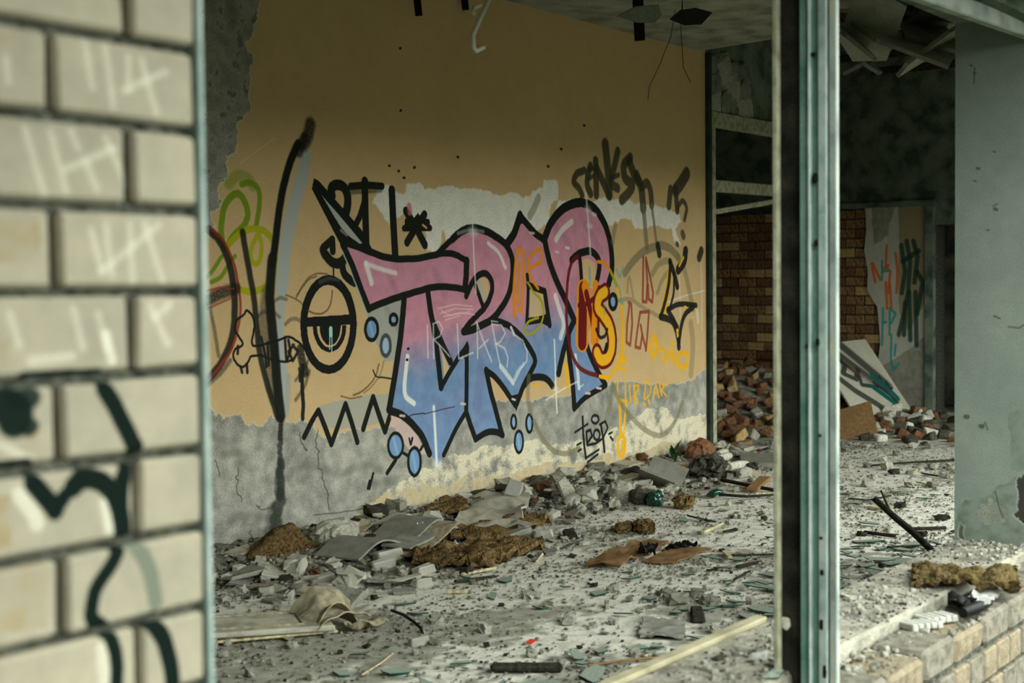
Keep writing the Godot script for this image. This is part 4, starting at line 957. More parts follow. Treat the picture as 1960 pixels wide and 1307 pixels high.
const PIER_PAINT = [
	["p","stain2",5,5,0.6,0,-1,[128,344,199,341,200,380,173,395,126,399]],
	["p","stain2",5,5,0.6,0,-1,[117,730,202,741,198,817,115,806]],
	["p","stain2",5,5,0.7,0,-1,[119,649,156,656,154,718,117,716]],
	["p","stain2",5,5,0.5,0,-1,[124,474,160,481,156,511,123,515]],
	["p","stain2",5,5,0.4,0,-1,[153,136,194,127,186,146,152,153]],
	["p","stain2",5,5,0.6,0,-1,[171,589,192,585,188,609,171,610]],
	["s","paintw",10.4,5,0.3,1,[267,130,276,185]],
	["s","paintw",10.4,5,0.3,1,[297,135,306,204]],
	["s","paintw",10.4,5,0.3,1,[330,143,330,182]],
	["s","paintw",10.4,5,0.3,1,[351,144,371,204]],
	["s","paintw",10.4,5,0.3,1,[322,183,389,153]],
	["s","paintw",10.4,5,0.3,1,[182,242,207,316]],
	["s","paintw",10.4,5,0.3,1,[216,243,236,309]],
	["s","paintw",10.4,5,0.3,1,[245,239,254,258]],
	["s","paintw",10.4,5,0.3,1,[294,243,323,298]],
	["s","paintw",10.4,5,0.3,1,[236,284,305,255]],
	["s","paintw",10.4,5,0.3,1,[265,274,279,304]],
	["s","paintw",10.4,5,0.3,1,[268,354,282,401]],
	["s","paintw",10.4,5,0.3,1,[282,404,371,345]],
	["s","paintw",10.4,5,0.3,1,[349,345,374,414]],
	["s","paintw",10.4,5,0.3,1,[326,346,328,420]],
	["s","paintw",10.4,5,0.3,1,[290,348,297,407]],
	["s","paintw",10.4,5,0.3,1,[244,447,256,494]],
	["s","paintw",10.4,5,0.3,1,[279,454,290,495]],
	["s","paintw",10.4,5,0.3,1,[357,447,384,494]],
	["s","paintw",10.4,5,0.3,1,[363,460,388,445]],
	["s","paintw",10.4,5,0.3,1,[159,164,161,190]],
	["s","paintw",10.4,5,0.3,1,[158,452,170,488]],
	["s","paintw",19.0,7,0.5,1,[162,657,168,665,174,673,179,680,182,685,183,689,184,693]],
	["s","paintw",17.1,7,0.5,1,[281,681,286,713]],
	["s","paintw",19.0,8,0.4,1,[273,857,276,896]],
	["s","paintw",13.3,5,0.6,1,[290,480,298,511]],
	["s","paintw",11.4,6,0.35,1,[184,506,241,503]],
	["s","paintw",9.5,5,0.35,1,[140,598,181,620]],
	["s","pierink",18.0,3,0.9,0,[176,527,190,527,203,527,218,527,237,527,257,528,277,528]],
	["s","pierink",24.0,3,1.0,0,[284,544,289,552,294,559,299,567,303,575,307,583,311,590,315,597,319,604,322,610,325,615,328,619,328,624,324,630,318,638,313,645,309,652,306,658,304,665,303,673,302,681,302,690,302,700,304,711,305,721]],
	["s","pierink",19.5,3,1.0,0,[302,728,299,735,297,742,294,748,289,755,283,762,277,768,271,774,266,780,262,786,260,793,258,800,257,807,256,812,257,816,259,820,262,823,266,826,271,830,276,835,282,841,286,847,289,856,292,865,293,874,294,885,293,895,292,905,291,912,290,918,289,925]],
	["s","pierink",25.5,3,1.0,0,[235,657,239,654,242,652,246,650,250,649,255,649,261,650,267,652,274,655,280,659,285,664,290,669,294,675,297,683,300,691,302,700,304,707,304,714,305,721]],
	["s","pierink",24.0,3,1.0,0,[181,646,186,652,191,658,196,664,201,670,205,675,209,681]],
	["s","pierink",19.5,3,1.0,0,[209,681,223,666]],
	["s","pierink",21.0,3,1.0,0,[133,627,174,627]],
	["s","pierink",45.0,5,0.95,0,[150,555,154,558,159,561,162,564,162,567,161,568,160,570]],
	["s","pierink",24.0,5,0.8,0,[162,549,183,548]],
	["s","pierink",18.0,4,0.8,0,[178,584,183,581]],
	["s","piergrey",22.5,4,0.8,0,[320,735,326,742,331,750,336,757,340,765,343,772,347,781,349,792,352,803,354,815]],
	["s","pierink",24.0,3,1.0,0,[348,839,354,846,359,853,364,860,369,869,372,879,375,889,378,900,380,912,381,923,382,932,382,940,382,948]],
]
const FAR_PAINT = [["p","tan",0,10,0.85,0,-1,[305,0,474,5,474,443,368,645,312,544]],
	["p","grey",2,10,0.8,0,80,[143,19,290,24,243,162,155,211]],
	["p","grey",2,10,0.8,0,80,[212,800,475,644,475,1046,117,1060]],
	["s","orange",16,4,0.9,0,[142,300,165,390]],
	["s","orange",16,4,0.9,0,[234,213,228,314,256,340,243,442]],
	["s","orange",16,4,0.9,0,[212,327,243,309]],
	["s","orange",16,4,0.9,0,[287,252,299,341,293,442]],
	["s","orange",16,4,0.9,0,[228,391,237,518]],
	["s","orange",16,4,0.9,0,[253,404,262,518]],
	["s","orange",16,4,0.9,0,[149,300,196,378]],
	["s","teal",13,4,0.9,0,[206,288,206,378]],
	["s","teal",13,4,0.9,0,[212,518,206,697]],
	["s","teal",13,4,0.9,0,[206,590,231,585]],
	["s","teal",13,4,0.9,0,[253,518,250,646]],
	["s","teal",13,4,0.9,0,[253,518,287,544,262,590]],
	["s","teal",13,4,0.9,0,[262,646,259,773,275,819,306,785]],
	["s","teal",13,4,0.9,0,[287,696,281,747]],
	["s","teal",13,4,0.9,0,[206,339,243,335]],
	["s","dark",26,8,0.85,1,[321,214,343,341,324,442]],
	["s","dark",26,8,0.85,1,[352,195,373,291,361,442,343,518]],
	["s","dark",26,8,0.85,1,[392,196,416,267,398,392]],
	["s","dark",26,8,0.85,1,[330,290,422,242]],
	["s","dark",26,8,0.85,1,[367,442,374,670]],
	["s","dark",26,8,0.85,1,[343,493,337,645]],
	["s","dark",26,8,0.85,1,[404,442,411,695]],
	["s","dark",26,8,0.85,1,[306,645,337,543]],
	["s","dark",26,8,0.85,1,[413,342,447,392,414,543]]]
const JAMB_PAINT = [["p","stain",5,6,0.5,0,-1,[99,763,162,750,163,869,109,873]],
	["p","stain",5,8,0.8,0,-1,[5,957,44,928,79,910,163,869,163,1028,5,1045]],
	["p","grey",2,6,0.9,0,90,[54,940,74,926,89,940,104,949,99,974,64,983,44,969]],
	["p","bare",0,6,0.95,1,70,[119,892,134,876,182,858,182,977,129,972,114,958,124,927]],
	["p","chip",0,3,0.9,1,80,[11,982,20,987,20,1018,9,1019]],
	["s","chip",9,2,0.9,0,[21,774,25,774]],
	["s","chip",8,2,0.9,0,[50,791,54,791]],
	["s","chip",5,2,0.9,0,[42,293,46,294]],
	["s","chip",6,2,0.9,0,[76,372,80,374]],
	["s","chip",3,2,0.9,0,[73,263,77,264]],
	["s","chip",3,2,0.9,0,[36,317,40,318]],
	["s","chip",3,2,0.9,0,[61,412,65,413]],
	["s","chip",4,2,0.9,0,[76,578,80,579]],
	["s","chip",3,2,0.9,0,[83,581,87,582]],
	["s","chip",3,2,0.9,0,[28,94,32,96]],
	["s","chip",3,2,0.9,0,[35,110,39,111]],
	["s","chip",3,1.5,0.8,1,[37,100,36,130]],
	["s","chip",3,1.5,0.8,1,[103,598,123,600,132,594]],
	["s","chip",3,1.5,0.8,1,[73,367,81,363]],
	["s","chip",3,1.5,0.8,1,[79,915,86,945,94,965]],
	["s","chip",3,1.5,0.8,1,[54,795,59,783,64,797]]]

func painted(p: Painter, rough: float, bump_cm: float) -> StandardMaterial3D:
	return mat(p.picture(), rough, 0.0, false, p.heights(), bump_cm)

func make_painted() -> void:
	var p := Painter.new(2048, 1147, 40)
	p.inks = {
		"rim": c8(214, 204, 180), "grey": c8(122, 122, 112), "grey_b": c8(176, 172, 158), "white": c8(216, 213, 200), "white_b": c8(232, 228, 215),
		"cream": c8(214, 200, 164), "cream_b": c8(232, 222, 192), "ochre": c8(168, 136, 84), "moss": c8(66, 62, 34), "crack": c8(40, 40, 34), "stain": c8(84, 84, 74),
		"green1": c8(112, 140, 28), "green2": c8(166, 166, 30), "black": c8(30, 32, 28), "ink": c8(32, 34, 28), "red": c8(150, 52, 40), "silver": c8(168, 172, 164), "silver2": c8(160, 162, 152),
		"teal": c8(46, 50, 44), "brown": c8(92, 70, 40), "tanp": c8(204, 171, 124), "mint": c8(160, 214, 196), "pinkred": c8(206, 110, 120), "pinkgrey": c8(206, 176, 168), "pink": c8(198, 136, 152), "pink_b": c8(114, 140, 174),
		"mauve": c8(120, 96, 128), "bluel": c8(156, 178, 200), "blue": c8(112, 146, 178), "cyan": c8(90, 160, 164), "darkgrey": c8(70, 74, 70), "paintw": c8(226, 228, 216), "chalk": c8(210, 216, 212), "pinkw": c8(232, 190, 186),
		"orange": c8(226, 138, 26), "olive": c8(160, 156, 30), "maroon": c8(104, 28, 28), "amber": c8(232, 172, 34), "mist": c8(58, 56, 42), "mist2": c8(120, 112, 84), "rust": c8(140, 62, 48),
	}
	p.seam = [859.1, -0.1349, 98.2]
	p.ground(c8(193, 163, 116), c8(207, 177, 130), 7.0)
	p.run(WALL_PAINT)
	M.graffiti = painted(p, 0.85, 0.35)
	p = Painter.new(448, 1024, 60)
	p.inks = {"rim": c8(200, 196, 176), "stain2": c8(136, 118, 82), "paintw": c8(226, 222, 202), "pierink": c8(12, 24, 19), "piergrey": c8(96, 102, 88)}
	p.ground(c8(135, 129, 112), c8(163, 154, 132), 10.0)
	p.run(PIER_PAINT)
	M.pier_face = painted(p, 0.85, 0.15)
	p = Painter.new(512, 1024, 70)
	p.inks = {"rim": c8(150, 150, 136), "teal": c8(60, 150, 146), "orange": c8(206, 104, 52), "dark": c8(34, 58, 50), "grey": c8(118, 118, 104), "grey_b": c8(150, 148, 130), "tan": c8(146, 132, 96)}
	p.ground(c8(166, 166, 150), c8(196, 194, 176), 12.0)
	p.run(FAR_PAINT)
	M.far_face = painted(p, 0.95, 0.4)
	p = Painter.new(256, 1024, 80)
	p.inks = {"rim": c8(170, 176, 160), "chip": c8(72, 76, 66), "stain": c8(84, 92, 80), "bare": c8(52, 50, 44), "grey": c8(104, 108, 96), "grey_b": c8(140, 142, 126)}
	p.ground(c8(108, 117, 107), c8(129, 137, 125), 7.0)
	p.run(JAMB_PAINT)
	M.jamb_face = painted(p, 0.7, 0.3)
	p = Painter.new(512, 512, 90)
	p.inks = {"rim": c8(200, 196, 180), "k": c8(40, 44, 38), "teal": c8(20, 92, 84), "red": c8(140, 70, 60), "grey": c8(120, 124, 110)}
	p.ground(c8(176, 172, 152), c8(196, 192, 172), 8.0)
	p.run([["s", "k", 70.0, 24.0, 0.85, 1, [250, 30, 330, 150, 400, 260, 440, 330]], ["s", "k", 60.0, 20.0, 0.85, 1, [180, 90, 300, 240, 380, 360]], ["s", "teal", 46.0, 8.0, 0.95, 0, [360, 250, 420, 350, 450, 420]], ["s", "grey", 60.0, 20.0, 0.6, 1, [60, 60, 180, 170, 300, 300, 400, 420]], ["s", "k", 34.0, 8.0, 0.9, 1, [40, 90, 130, 60, 170, 160, 110, 210, 190, 260, 260, 200]], ["s", "k", 28.0, 6.0, 0.9, 1, [150, 120, 240, 230, 210, 300, 330, 330]], ["s", "teal", 40.0, 6.0, 1.0, 0, [300, 330, 350, 390, 400, 450]], ["s", "k", 22.0, 5.0, 0.9, 0, [330, 300, 390, 370, 430, 450]], ["s", "red", 16.0, 5.0, 0.7, 1, [210, 190, 260, 250]], ["s", "k", 10.0, 2.0, 0.9, 0, [430, 330, 450, 300, 440, 360, 470, 350]], ["s", "k", 8.0, 2.0, 0.9, 0, [390, 280, 420, 260, 410, 300]], ["s", "k", 46.0, 10.0, 0.85, 1, [20, 200, 120, 330, 230, 430, 300, 500]]])
	M.far_board = painted(p, 0.8, 0.1)

# unique colour map of the floor: patchy dust and dirt, mid-floor light painted in
func floor_material() -> StandardMaterial3D:
	var fw := 1280
	var fh := 600
	var a := FastNoiseLite.new()
	a.seed = 91
	a.frequency = 0.011
	a.fractal_octaves = 5
	var b := FastNoiseLite.new()
	b.seed = 92
	b.frequency = 0.12
	b.fractal_octaves = 3
	var ia := a.get_image(fw, fh)
	ia.convert(Image.FORMAT_L8)
	var ib := b.get_image(fw, fh)
	ib.convert(Image.FORMAT_L8)
	var na := ia.get_data()
	var nb := ib.get_data()
	var out := PackedByteArray()
	out.resize(fw * fh * 3)
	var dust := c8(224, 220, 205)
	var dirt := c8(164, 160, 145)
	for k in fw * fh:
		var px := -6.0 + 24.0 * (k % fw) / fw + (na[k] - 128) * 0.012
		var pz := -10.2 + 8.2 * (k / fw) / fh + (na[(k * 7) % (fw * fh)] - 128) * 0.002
		var painted_light := smoothstep(5.0, 6.6, px) * (1.0 - smoothstep(14.0, 16.0, px)) * smoothstep(-5.9, -5.0, pz) * (1.0 - smoothstep(-3.4, -2.7, pz))  # paints extra brightness into the colour of the middle floor
		var t := clampf((na[k] + 60.0 * painted_light - 128.0 + (nb[k] - 128) * 0.5) / 40.0 + 0.4, 0, 1)
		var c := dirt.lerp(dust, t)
		var d := (nb[k] - 128) / 9.0
		out[k * 3] = clampi(int(c.r * 255 + d), 0, 255)
		out[k * 3 + 1] = clampi(int(c.g * 255 + d), 0, 255)
		out[k * 3 + 2] = clampi(int(c.b * 255 + d), 0, 255)
	var m := mat(ImageTexture.create_from_image(Image.create_from_data(fw, fh, false, Image.FORMAT_RGB8, out)), 0.97)
	m.detail_enabled = true
	m.detail_uv_layer = BaseMaterial3D.DETAIL_UV_2
	m.detail_blend_mode = BaseMaterial3D.BLEND_MODE_MUL
	m.detail_albedo = grain(38, 0.03, [c8(214, 214, 208), c8(246, 246, 242), c8(255, 255, 252)], 26, 512)
	return m

# ---------------------------------------------------------------- scene
func bank(x: float, z: float) -> float:   # height of the rubble bank along the long wall
	var d := z + 6.38
	var wide := 0.55 + 0.35 * sin(x * 0.9 + 0.7) + (0.5 if x < 7.4 else 0.0)
	var t := clampf(1.0 - d / maxf(wide, 0.3), 0, 1)
	return 0.085 * t * t * (3 - 2 * t) * smoothstep(5.0, 5.6, x) * (1.0 - smoothstep(11.6, 12.3, x))

func _ready() -> void:
	rng.seed = 4242
	# camera
	var cam := Camera3D.new()
	cam.name = "camera"
	add_child(cam)
	cam.position = Vector3(0, 1.6, 0)
	cam.rotation_degrees = Vector3(-2.2153, -53.6980, -0.5729)
	cam.fov = 27.0
	var lens := CameraAttributesPhysical.new()
	lens.frustum_focal_length = 50.0
	lens.frustum_focus_distance = 9.6
	lens.exposure_aperture = 3.2
	lens.frustum_near = 0.05
	lens.frustum_far = 200.0
	cam.attributes = lens
	cam.current = true
	# overcast sky
	var we := WorldEnvironment.new()
	we.name = "environment"
	add_child(we)
	var env := Environment.new()
	var sky := Sky.new()
	var sm := ProceduralSkyMaterial.new()
	sm.sky_top_color = Color(0.94, 0.98, 0.97)
	sm.sky_horizon_color = Color(0.775, 0.785, 0.75)
	sm.ground_horizon_color = Color(0.40, 0.41, 0.38)
	sm.ground_bottom_color = Color(0.30, 0.31, 0.28)
	sky.sky_material = sm
	env.background_mode = Environment.BG_SKY
	env.sky = sky
	env.tonemap_mode = Environment.TONE_MAPPER_LINEAR
	env.tonemap_exposure = 9.2
	env.background_energy_multiplier = 1.0
	env.sdfgi_enabled = true
	env.ssao_enabled = true
	env.ssil_enabled = true
	we.environment = env

	make_materials()
	make_painted()
	build_shell()
	build_front()
	build_far_end()
	build_post()
	build_hanging()
	build_floor_things()
	build_scatter()
	build_sill_things()
	build_gravel()

func build_shell() -> void:
	# floor: one slab with a slightly uneven top
	var st := SurfaceTool.new()
	st.begin(Mesh.PRIMITIVE_TRIANGLES)
	var f := FastNoiseLite.new()
	f.seed = 3
	f.frequency = 0.9
	var nx := 120
	var nz := 52
	for i in nx:
		for j in nz:
			var v := []
			for e: Vector2i in [Vector2i(i, j), Vector2i(i + 1, j), Vector2i(i + 1, j + 1), Vector2i(i, j), Vector2i(i + 1, j + 1), Vector2i(i, j + 1)]:
				var x := -6.0 + 24.0 * e.x / nx
				var z := -10.2 + 8.2 * e.y / nz
				v.append(Vector3(x, f.get_noise_2d(x, z) * 0.006 - 0.004, z))
			for p: Vector3 in v:
				st.set_uv(Vector2((p.x + 6.0) / 24.0, (p.z + 10.2) / 8.2))
				st.set_uv2(Vector2(p.x, p.z) * 0.55)
				st.add_vertex(p)
	st.generate_normals()
	var floor_ := setting("floor")
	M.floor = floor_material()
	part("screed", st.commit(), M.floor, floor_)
	box_at("slab", floor_, M.concrete, Vector3(-6.0, -0.3, -10.2), Vector3(19.0, -0.02, -1.9))
	box_at("darkened_ground", setting("ground"), M.pavement, Vector3(-150, -0.3, -1.9), Vector3(150, -0.01, 200))  # unseen ground, darkened to cut light bouncing up into the room
	# long painted wall
	var w := setting("wall_back")
	var sp := SurfaceTool.new()
	sp.begin(Mesh.PRIMITIVE_TRIANGLES)
	var q := [Vector3(5, 0, -6.38), Vector3(5, 3.78, -6.38), Vector3(11.75, 3.78, -6.38), Vector3(11.75, 0, -6.38)]
	var u := [Vector2(0, 1), Vector2(0, 0), Vector2(1, 0), Vector2(1, 1)]
	for k: int in [0, 1, 2, 0, 2, 3]:
		sp.set_uv(u[k])
		sp.add_vertex(q[k])
	sp.generate_normals()
	part("painted_plaster", sp.commit(), M.graffiti, w)
	box_at("masonry", w, M.plaster, Vector3(5.0, -0.1, -6.68), Vector3(11.75, 4.5, -6.383), 0.006)
	box_at("bare_plaster", w, M.plaster, Vector3(-6.0, -0.1, -6.68), Vector3(5.0, 4.5, -6.38))
	box_at("lintel", w, M.weathered, Vector3(11.75, 3.24, -6.62), Vector3(14.1, 4.5, -6.42))
	box_at("corner_strip", w, M.corner, Vector3(11.74, 0.0, -6.40), Vector3(11.80, 3.74, -6.34))
	for k in 12:
		var s: Vector3 = [Vector3(0.34, 0.3, 0.1), Vector3(0.26, 0.22, 0.12), Vector3(0.2, 0.26, 0.09)][k % 3]
		part("exposed_stone", lump(s, 4, 0.6, 0.3, 1.2, 300 + k), M.plaster if k % 3 else M.lump_grey, w, at(Vector3(11.9 + (k % 4) * 0.2 + rng.randf() * 0.08, 3.32 + (k / 4) * 0.15, -6.42), 0, 0, rng.randf()))
	var wl := setting("wall_left")
	box_at("plaster", wl, M.plaster, Vector3(-6.3, -0.1, -6.68), Vector3(-6.0, 4.5, -1.66))
	var wr := setting("wall_rear")
	box_at("rear_plaster", wr, M.plaster, Vector3(10.9, -0.1, -10.5), Vector3(18.4, 4.5, -10.2))
	box_at("side_plaster", wr, M.plaster, Vector3(10.9, -0.1, -10.2), Vector3(11.2, 4.5, -6.68))
	# ceilings: a torn lower skin under the structural slab
	var c := setting("ceiling")
	box_at("structural_slab", c, M.dark_slab, Vector3(-6.3, 4.5, -10.5), Vector3(18.6, 4.7, -1.65))
	var poly := PackedVector2Array()
	for e in [[-6, -6.38], [11.62, -6.38], [11.56, -6.0], [11.5, -5.7], [11.42, -5.3], [11.1, -5.0], [10.75, -4.75], [10.55, -4.55], [10.7, -4.3], [10.95, -4.15], [10.8, -3.9], [11.1, -3.7], [11.0, -3.3], [10.7, -2.8], [10.8, -2.2], [-6, -2.2]]:
		poly.append(Vector2(e[0], e[1]))
	var cs := SurfaceTool.new()
	cs.begin(Mesh.PRIMITIVE_TRIANGLES)
	cs.set_smooth_group(-1)
	var idx := Geometry2D.triangulate_polygon(poly)
	for s: int in [0, 1]:
		for k in range(0, idx.size(), 3):
			var v := []
			for n in 3:
				v.append(Vector3(poly[idx[k + n]].x, 3.74 + 0.03 * s, poly[idx[k + n]].y))
			tri_out(cs, v[0], v[1], v[2], Vector3(0, 3.755, -4))
	for k in poly.size():
		var a := poly[k]
		var b := poly[(k + 1) % poly.size()]
		quad_out(cs, Vector3(a.x, 3.74, a.y), Vector3(b.x, 3.74, b.y), Vector3(b.x, 3.77, b.y), Vector3(a.x, 3.77, a.y), Vector3(4, 3.755, -4))
	cs.generate_normals()
	part("plaster_skin", cs.commit(), M.ceiling, c)
	# torn pieces of the skin still hanging from its broken edge
	var torn := [[Vector3(10.229, 3.500, -4.187), 0.34, 0.5, 0.4, -0.9], [Vector3(10.186, 3.450, -4.313), 0.3, 1.4, 0.3, 0.7], [Vector3(10.368, 3.420, -3.998), 0.4, 2.0, -0.5, 0.4], [Vector3(10.762, 3.500, -3.922), 0.36, 0.2, 0.5, 0.3], [Vector3(10.614, 3.400, -3.767), 0.42, 2.6, 0.4, -0.5], [Vector3(10.740, 3.400, -4.483), 0.4, 0.9, 0.6, 0.5], [Vector3(11.050, 3.450, -4.391), 0.36, 2.9, 0.3, -0.4], [Vector3(10.969, 3.700, -4.145), 0.4, 1.0, 0.1, 0.2], [Vector3(11.066, 3.620, -3.970), 0.4, 2.2, 0.2, -0.2]]
	for t in torn:
		part("torn_plaster", shard(t[1], 1.2, 6, 0.03, M.ceiling, M.dark_slab), null, c, at(t[0], t[2], t[3], t[4]))
	for k in 4:
		box_at("ceiling_batten", c, M.wood_dark, Vector3(12.2 + k * 1.1, 3.95, -6.3), Vector3(12.26 + k * 1.1, 4.03, -2.2))

func brick_row(parent: Node3D, m: Array, edges: Array, y0: float, y1: float, z: float, deep: float, gap: float, uvr := []) -> void:
	for k in edges.size() - 1:
		var sx: float = edges[k + 1] - edges[k] - gap
		var mid := Vector3((edges[k] + edges[k + 1]) / 2, (y0 + y1) / 2, z - deep / 2 + rng.randf_range(-0.0025, 0.0025))
		part("brick", cbox(sx, y1 - y0 - gap, deep, 0.006, 0.0018, [mid.x, mid.y] + uvr if uvr else []), m[rng.randi() % m.size()], parent, at(mid))

func build_front() -> void:
	# near brick pier
	var p := setting("wall_front")
	box_at("core", p, M.mortar, Vector3(0.40, -0.1, -2.22), Vector3(1.448, 2.76, -1.668))
	for k in range(-13, 10):
		var y0 := 1.598 + k * 0.1195
		var edges := [0.417, 0.677, 0.937, 1.197, 1.457] if k % 2 == 0 else [0.417, 0.547, 0.807, 1.067, 1.327, 1.457]
		brick_row(p, [M.pier_face], edges, y0, y0 + 0.1195, -1.65, 0.05, 0.0145, [0.940, 2.100, 0.5250, 1.2])
	box_at("corner_bead", p, M.steel_pale, Vector3(1.4535, 0.36, -1.69), Vector3(1.466, 2.76, -1.646), 0.003)
	# low wall under the window bays
	var s := setting("wall_sill")
	for bay in [[1.45, 6.45], [7.5, 12.5], [13.3, 16.7]]:
		box_at("core", s, M.mortar, Vector3(bay[0], -0.1, -2.2), Vector3(bay[1], 0.345, -1.672))
		box_at("sill_slab", s, M.concrete, Vector3(bay[0], 0.345, -2.22), Vector3(bay[1], 0.42, -1.86), 0.012, 0.003)
		box_at("bedding", s, M.dirt, Vector3(bay[0], 0.34, -1.87), Vector3(bay[1], 0.366, -1.68))
	var sets := [M.brick_sill, M.brick_sill, M.brick_sill, M.brick_sill_tan]
	var top := []
	var x := 1.47
	while x < 6.5:
		top.append(x)
		x += 0.305
	for k in top.size() - 1:
		var drop := 0.012 if k in [9, 11] else 0.0
		var b := part("brick", cbox(0.286, 0.108 - drop, 0.2, 0.014, 0.005), M.brick_sill_tan if k in [9, 11] else M.brick_sill, s, at(Vector3((top[k] + top[k + 1]) / 2, 0.326 - drop / 2, -1.755 + rng.randf_range(-0.004, 0.004))))
		b.set_meta("label", "rounded capping brick")
	for r in 2:
		var low := []
		x = 1.47 - r * 0.075
		while x < 6.5:
			low.append(x)
			x += 0.152
		brick_row(s, sets, low, 0.146 - r * 0.119, 0.265 - r * 0.119, -1.652, 0.05, 0.015)
	# jamb wall at the right end of the bay, its painted end facing along the front
	var j := setting("wall_right")
	box_at("core", j, M.mortar, Vector3(6.47, -0.1, -2.22), Vector3(7.5, 2.9, -1.668))
	part("painted_reveal", wall_plate(PackedVector2Array([Vector2(-2.22, 0.40), Vector2(-1.66, 0.40), Vector2(-1.66, 2.80), Vector2(-2.22, 2.80)]), 0.025, Rect2(-2.22, 0.40, 0.6, 2.4)), M.jamb_face, j, at(Vector3(6.447, 0, 0)))
	box_at("added_wing", setting("wall_shade_wing"), M.plaster, Vector3(-0.5 - 0.3, -0.1, -1.66), Vector3(-0.5, 2.74, 3.0))  # unseen wing wall, added to keep light off the near pier
	for e in [[-6.0, 0.4], [12.5, 13.3], [16.7, 18.4]]:
		box_at("pier_core", j, M.plaster, Vector3(e[0], -0.1, -2.22), Vector3(e[1], 2.9, -1.66))
	for k in range(-13, 10):
		var y0 := 1.598 + k * 0.1195
		brick_row(j, [M.brick_sill], [6.475, 6.735, 6.995, 7.255, 7.5] if k % 2 == 0 else [6.475, 6.605, 6.865, 7.125, 7.385, 7.5], y0, y0 + 0.1195, -1.65, 0.04, 0.0145)
	# header over the bays with the frame strip hanging a little out of level
	var h := setting("wall_header")
	box_at("lintel", h, M.weathered, Vector3(-6.3, 2.77, -2.22), Vector3(18.4, 4.5, -1.9))
	box_at("fascia", h, M.weathered, Vector3(-6.3, 2.70, -1.9), Vector3(18.4, 4.5, -1.78))
	var strip := part("frame_strip", cbox(5.0, 0.07, 0.05, 0.006, 0.003), M.steel_worn, h, at(Vector3(3.96, 2.613, -1.868), 0, 0, 0.03))
	strip.set_meta("label", "pale flaking strip of the window frame head")
	box_at("shade_eaves", h, M.dark_slab, Vector3(1.9, 2.76, -1.78), Vector3(20, 2.88, -1.1))  # unseen overhang, added to trim the sky light reaching the bays
	box_at("shade_canopy", h, M.dark_slab, Vector3(-8, 2.74, -1.78), Vector3(1.9, 2.88, 1.2))  # out-of-view canopy, added and shaped to shade the near pier

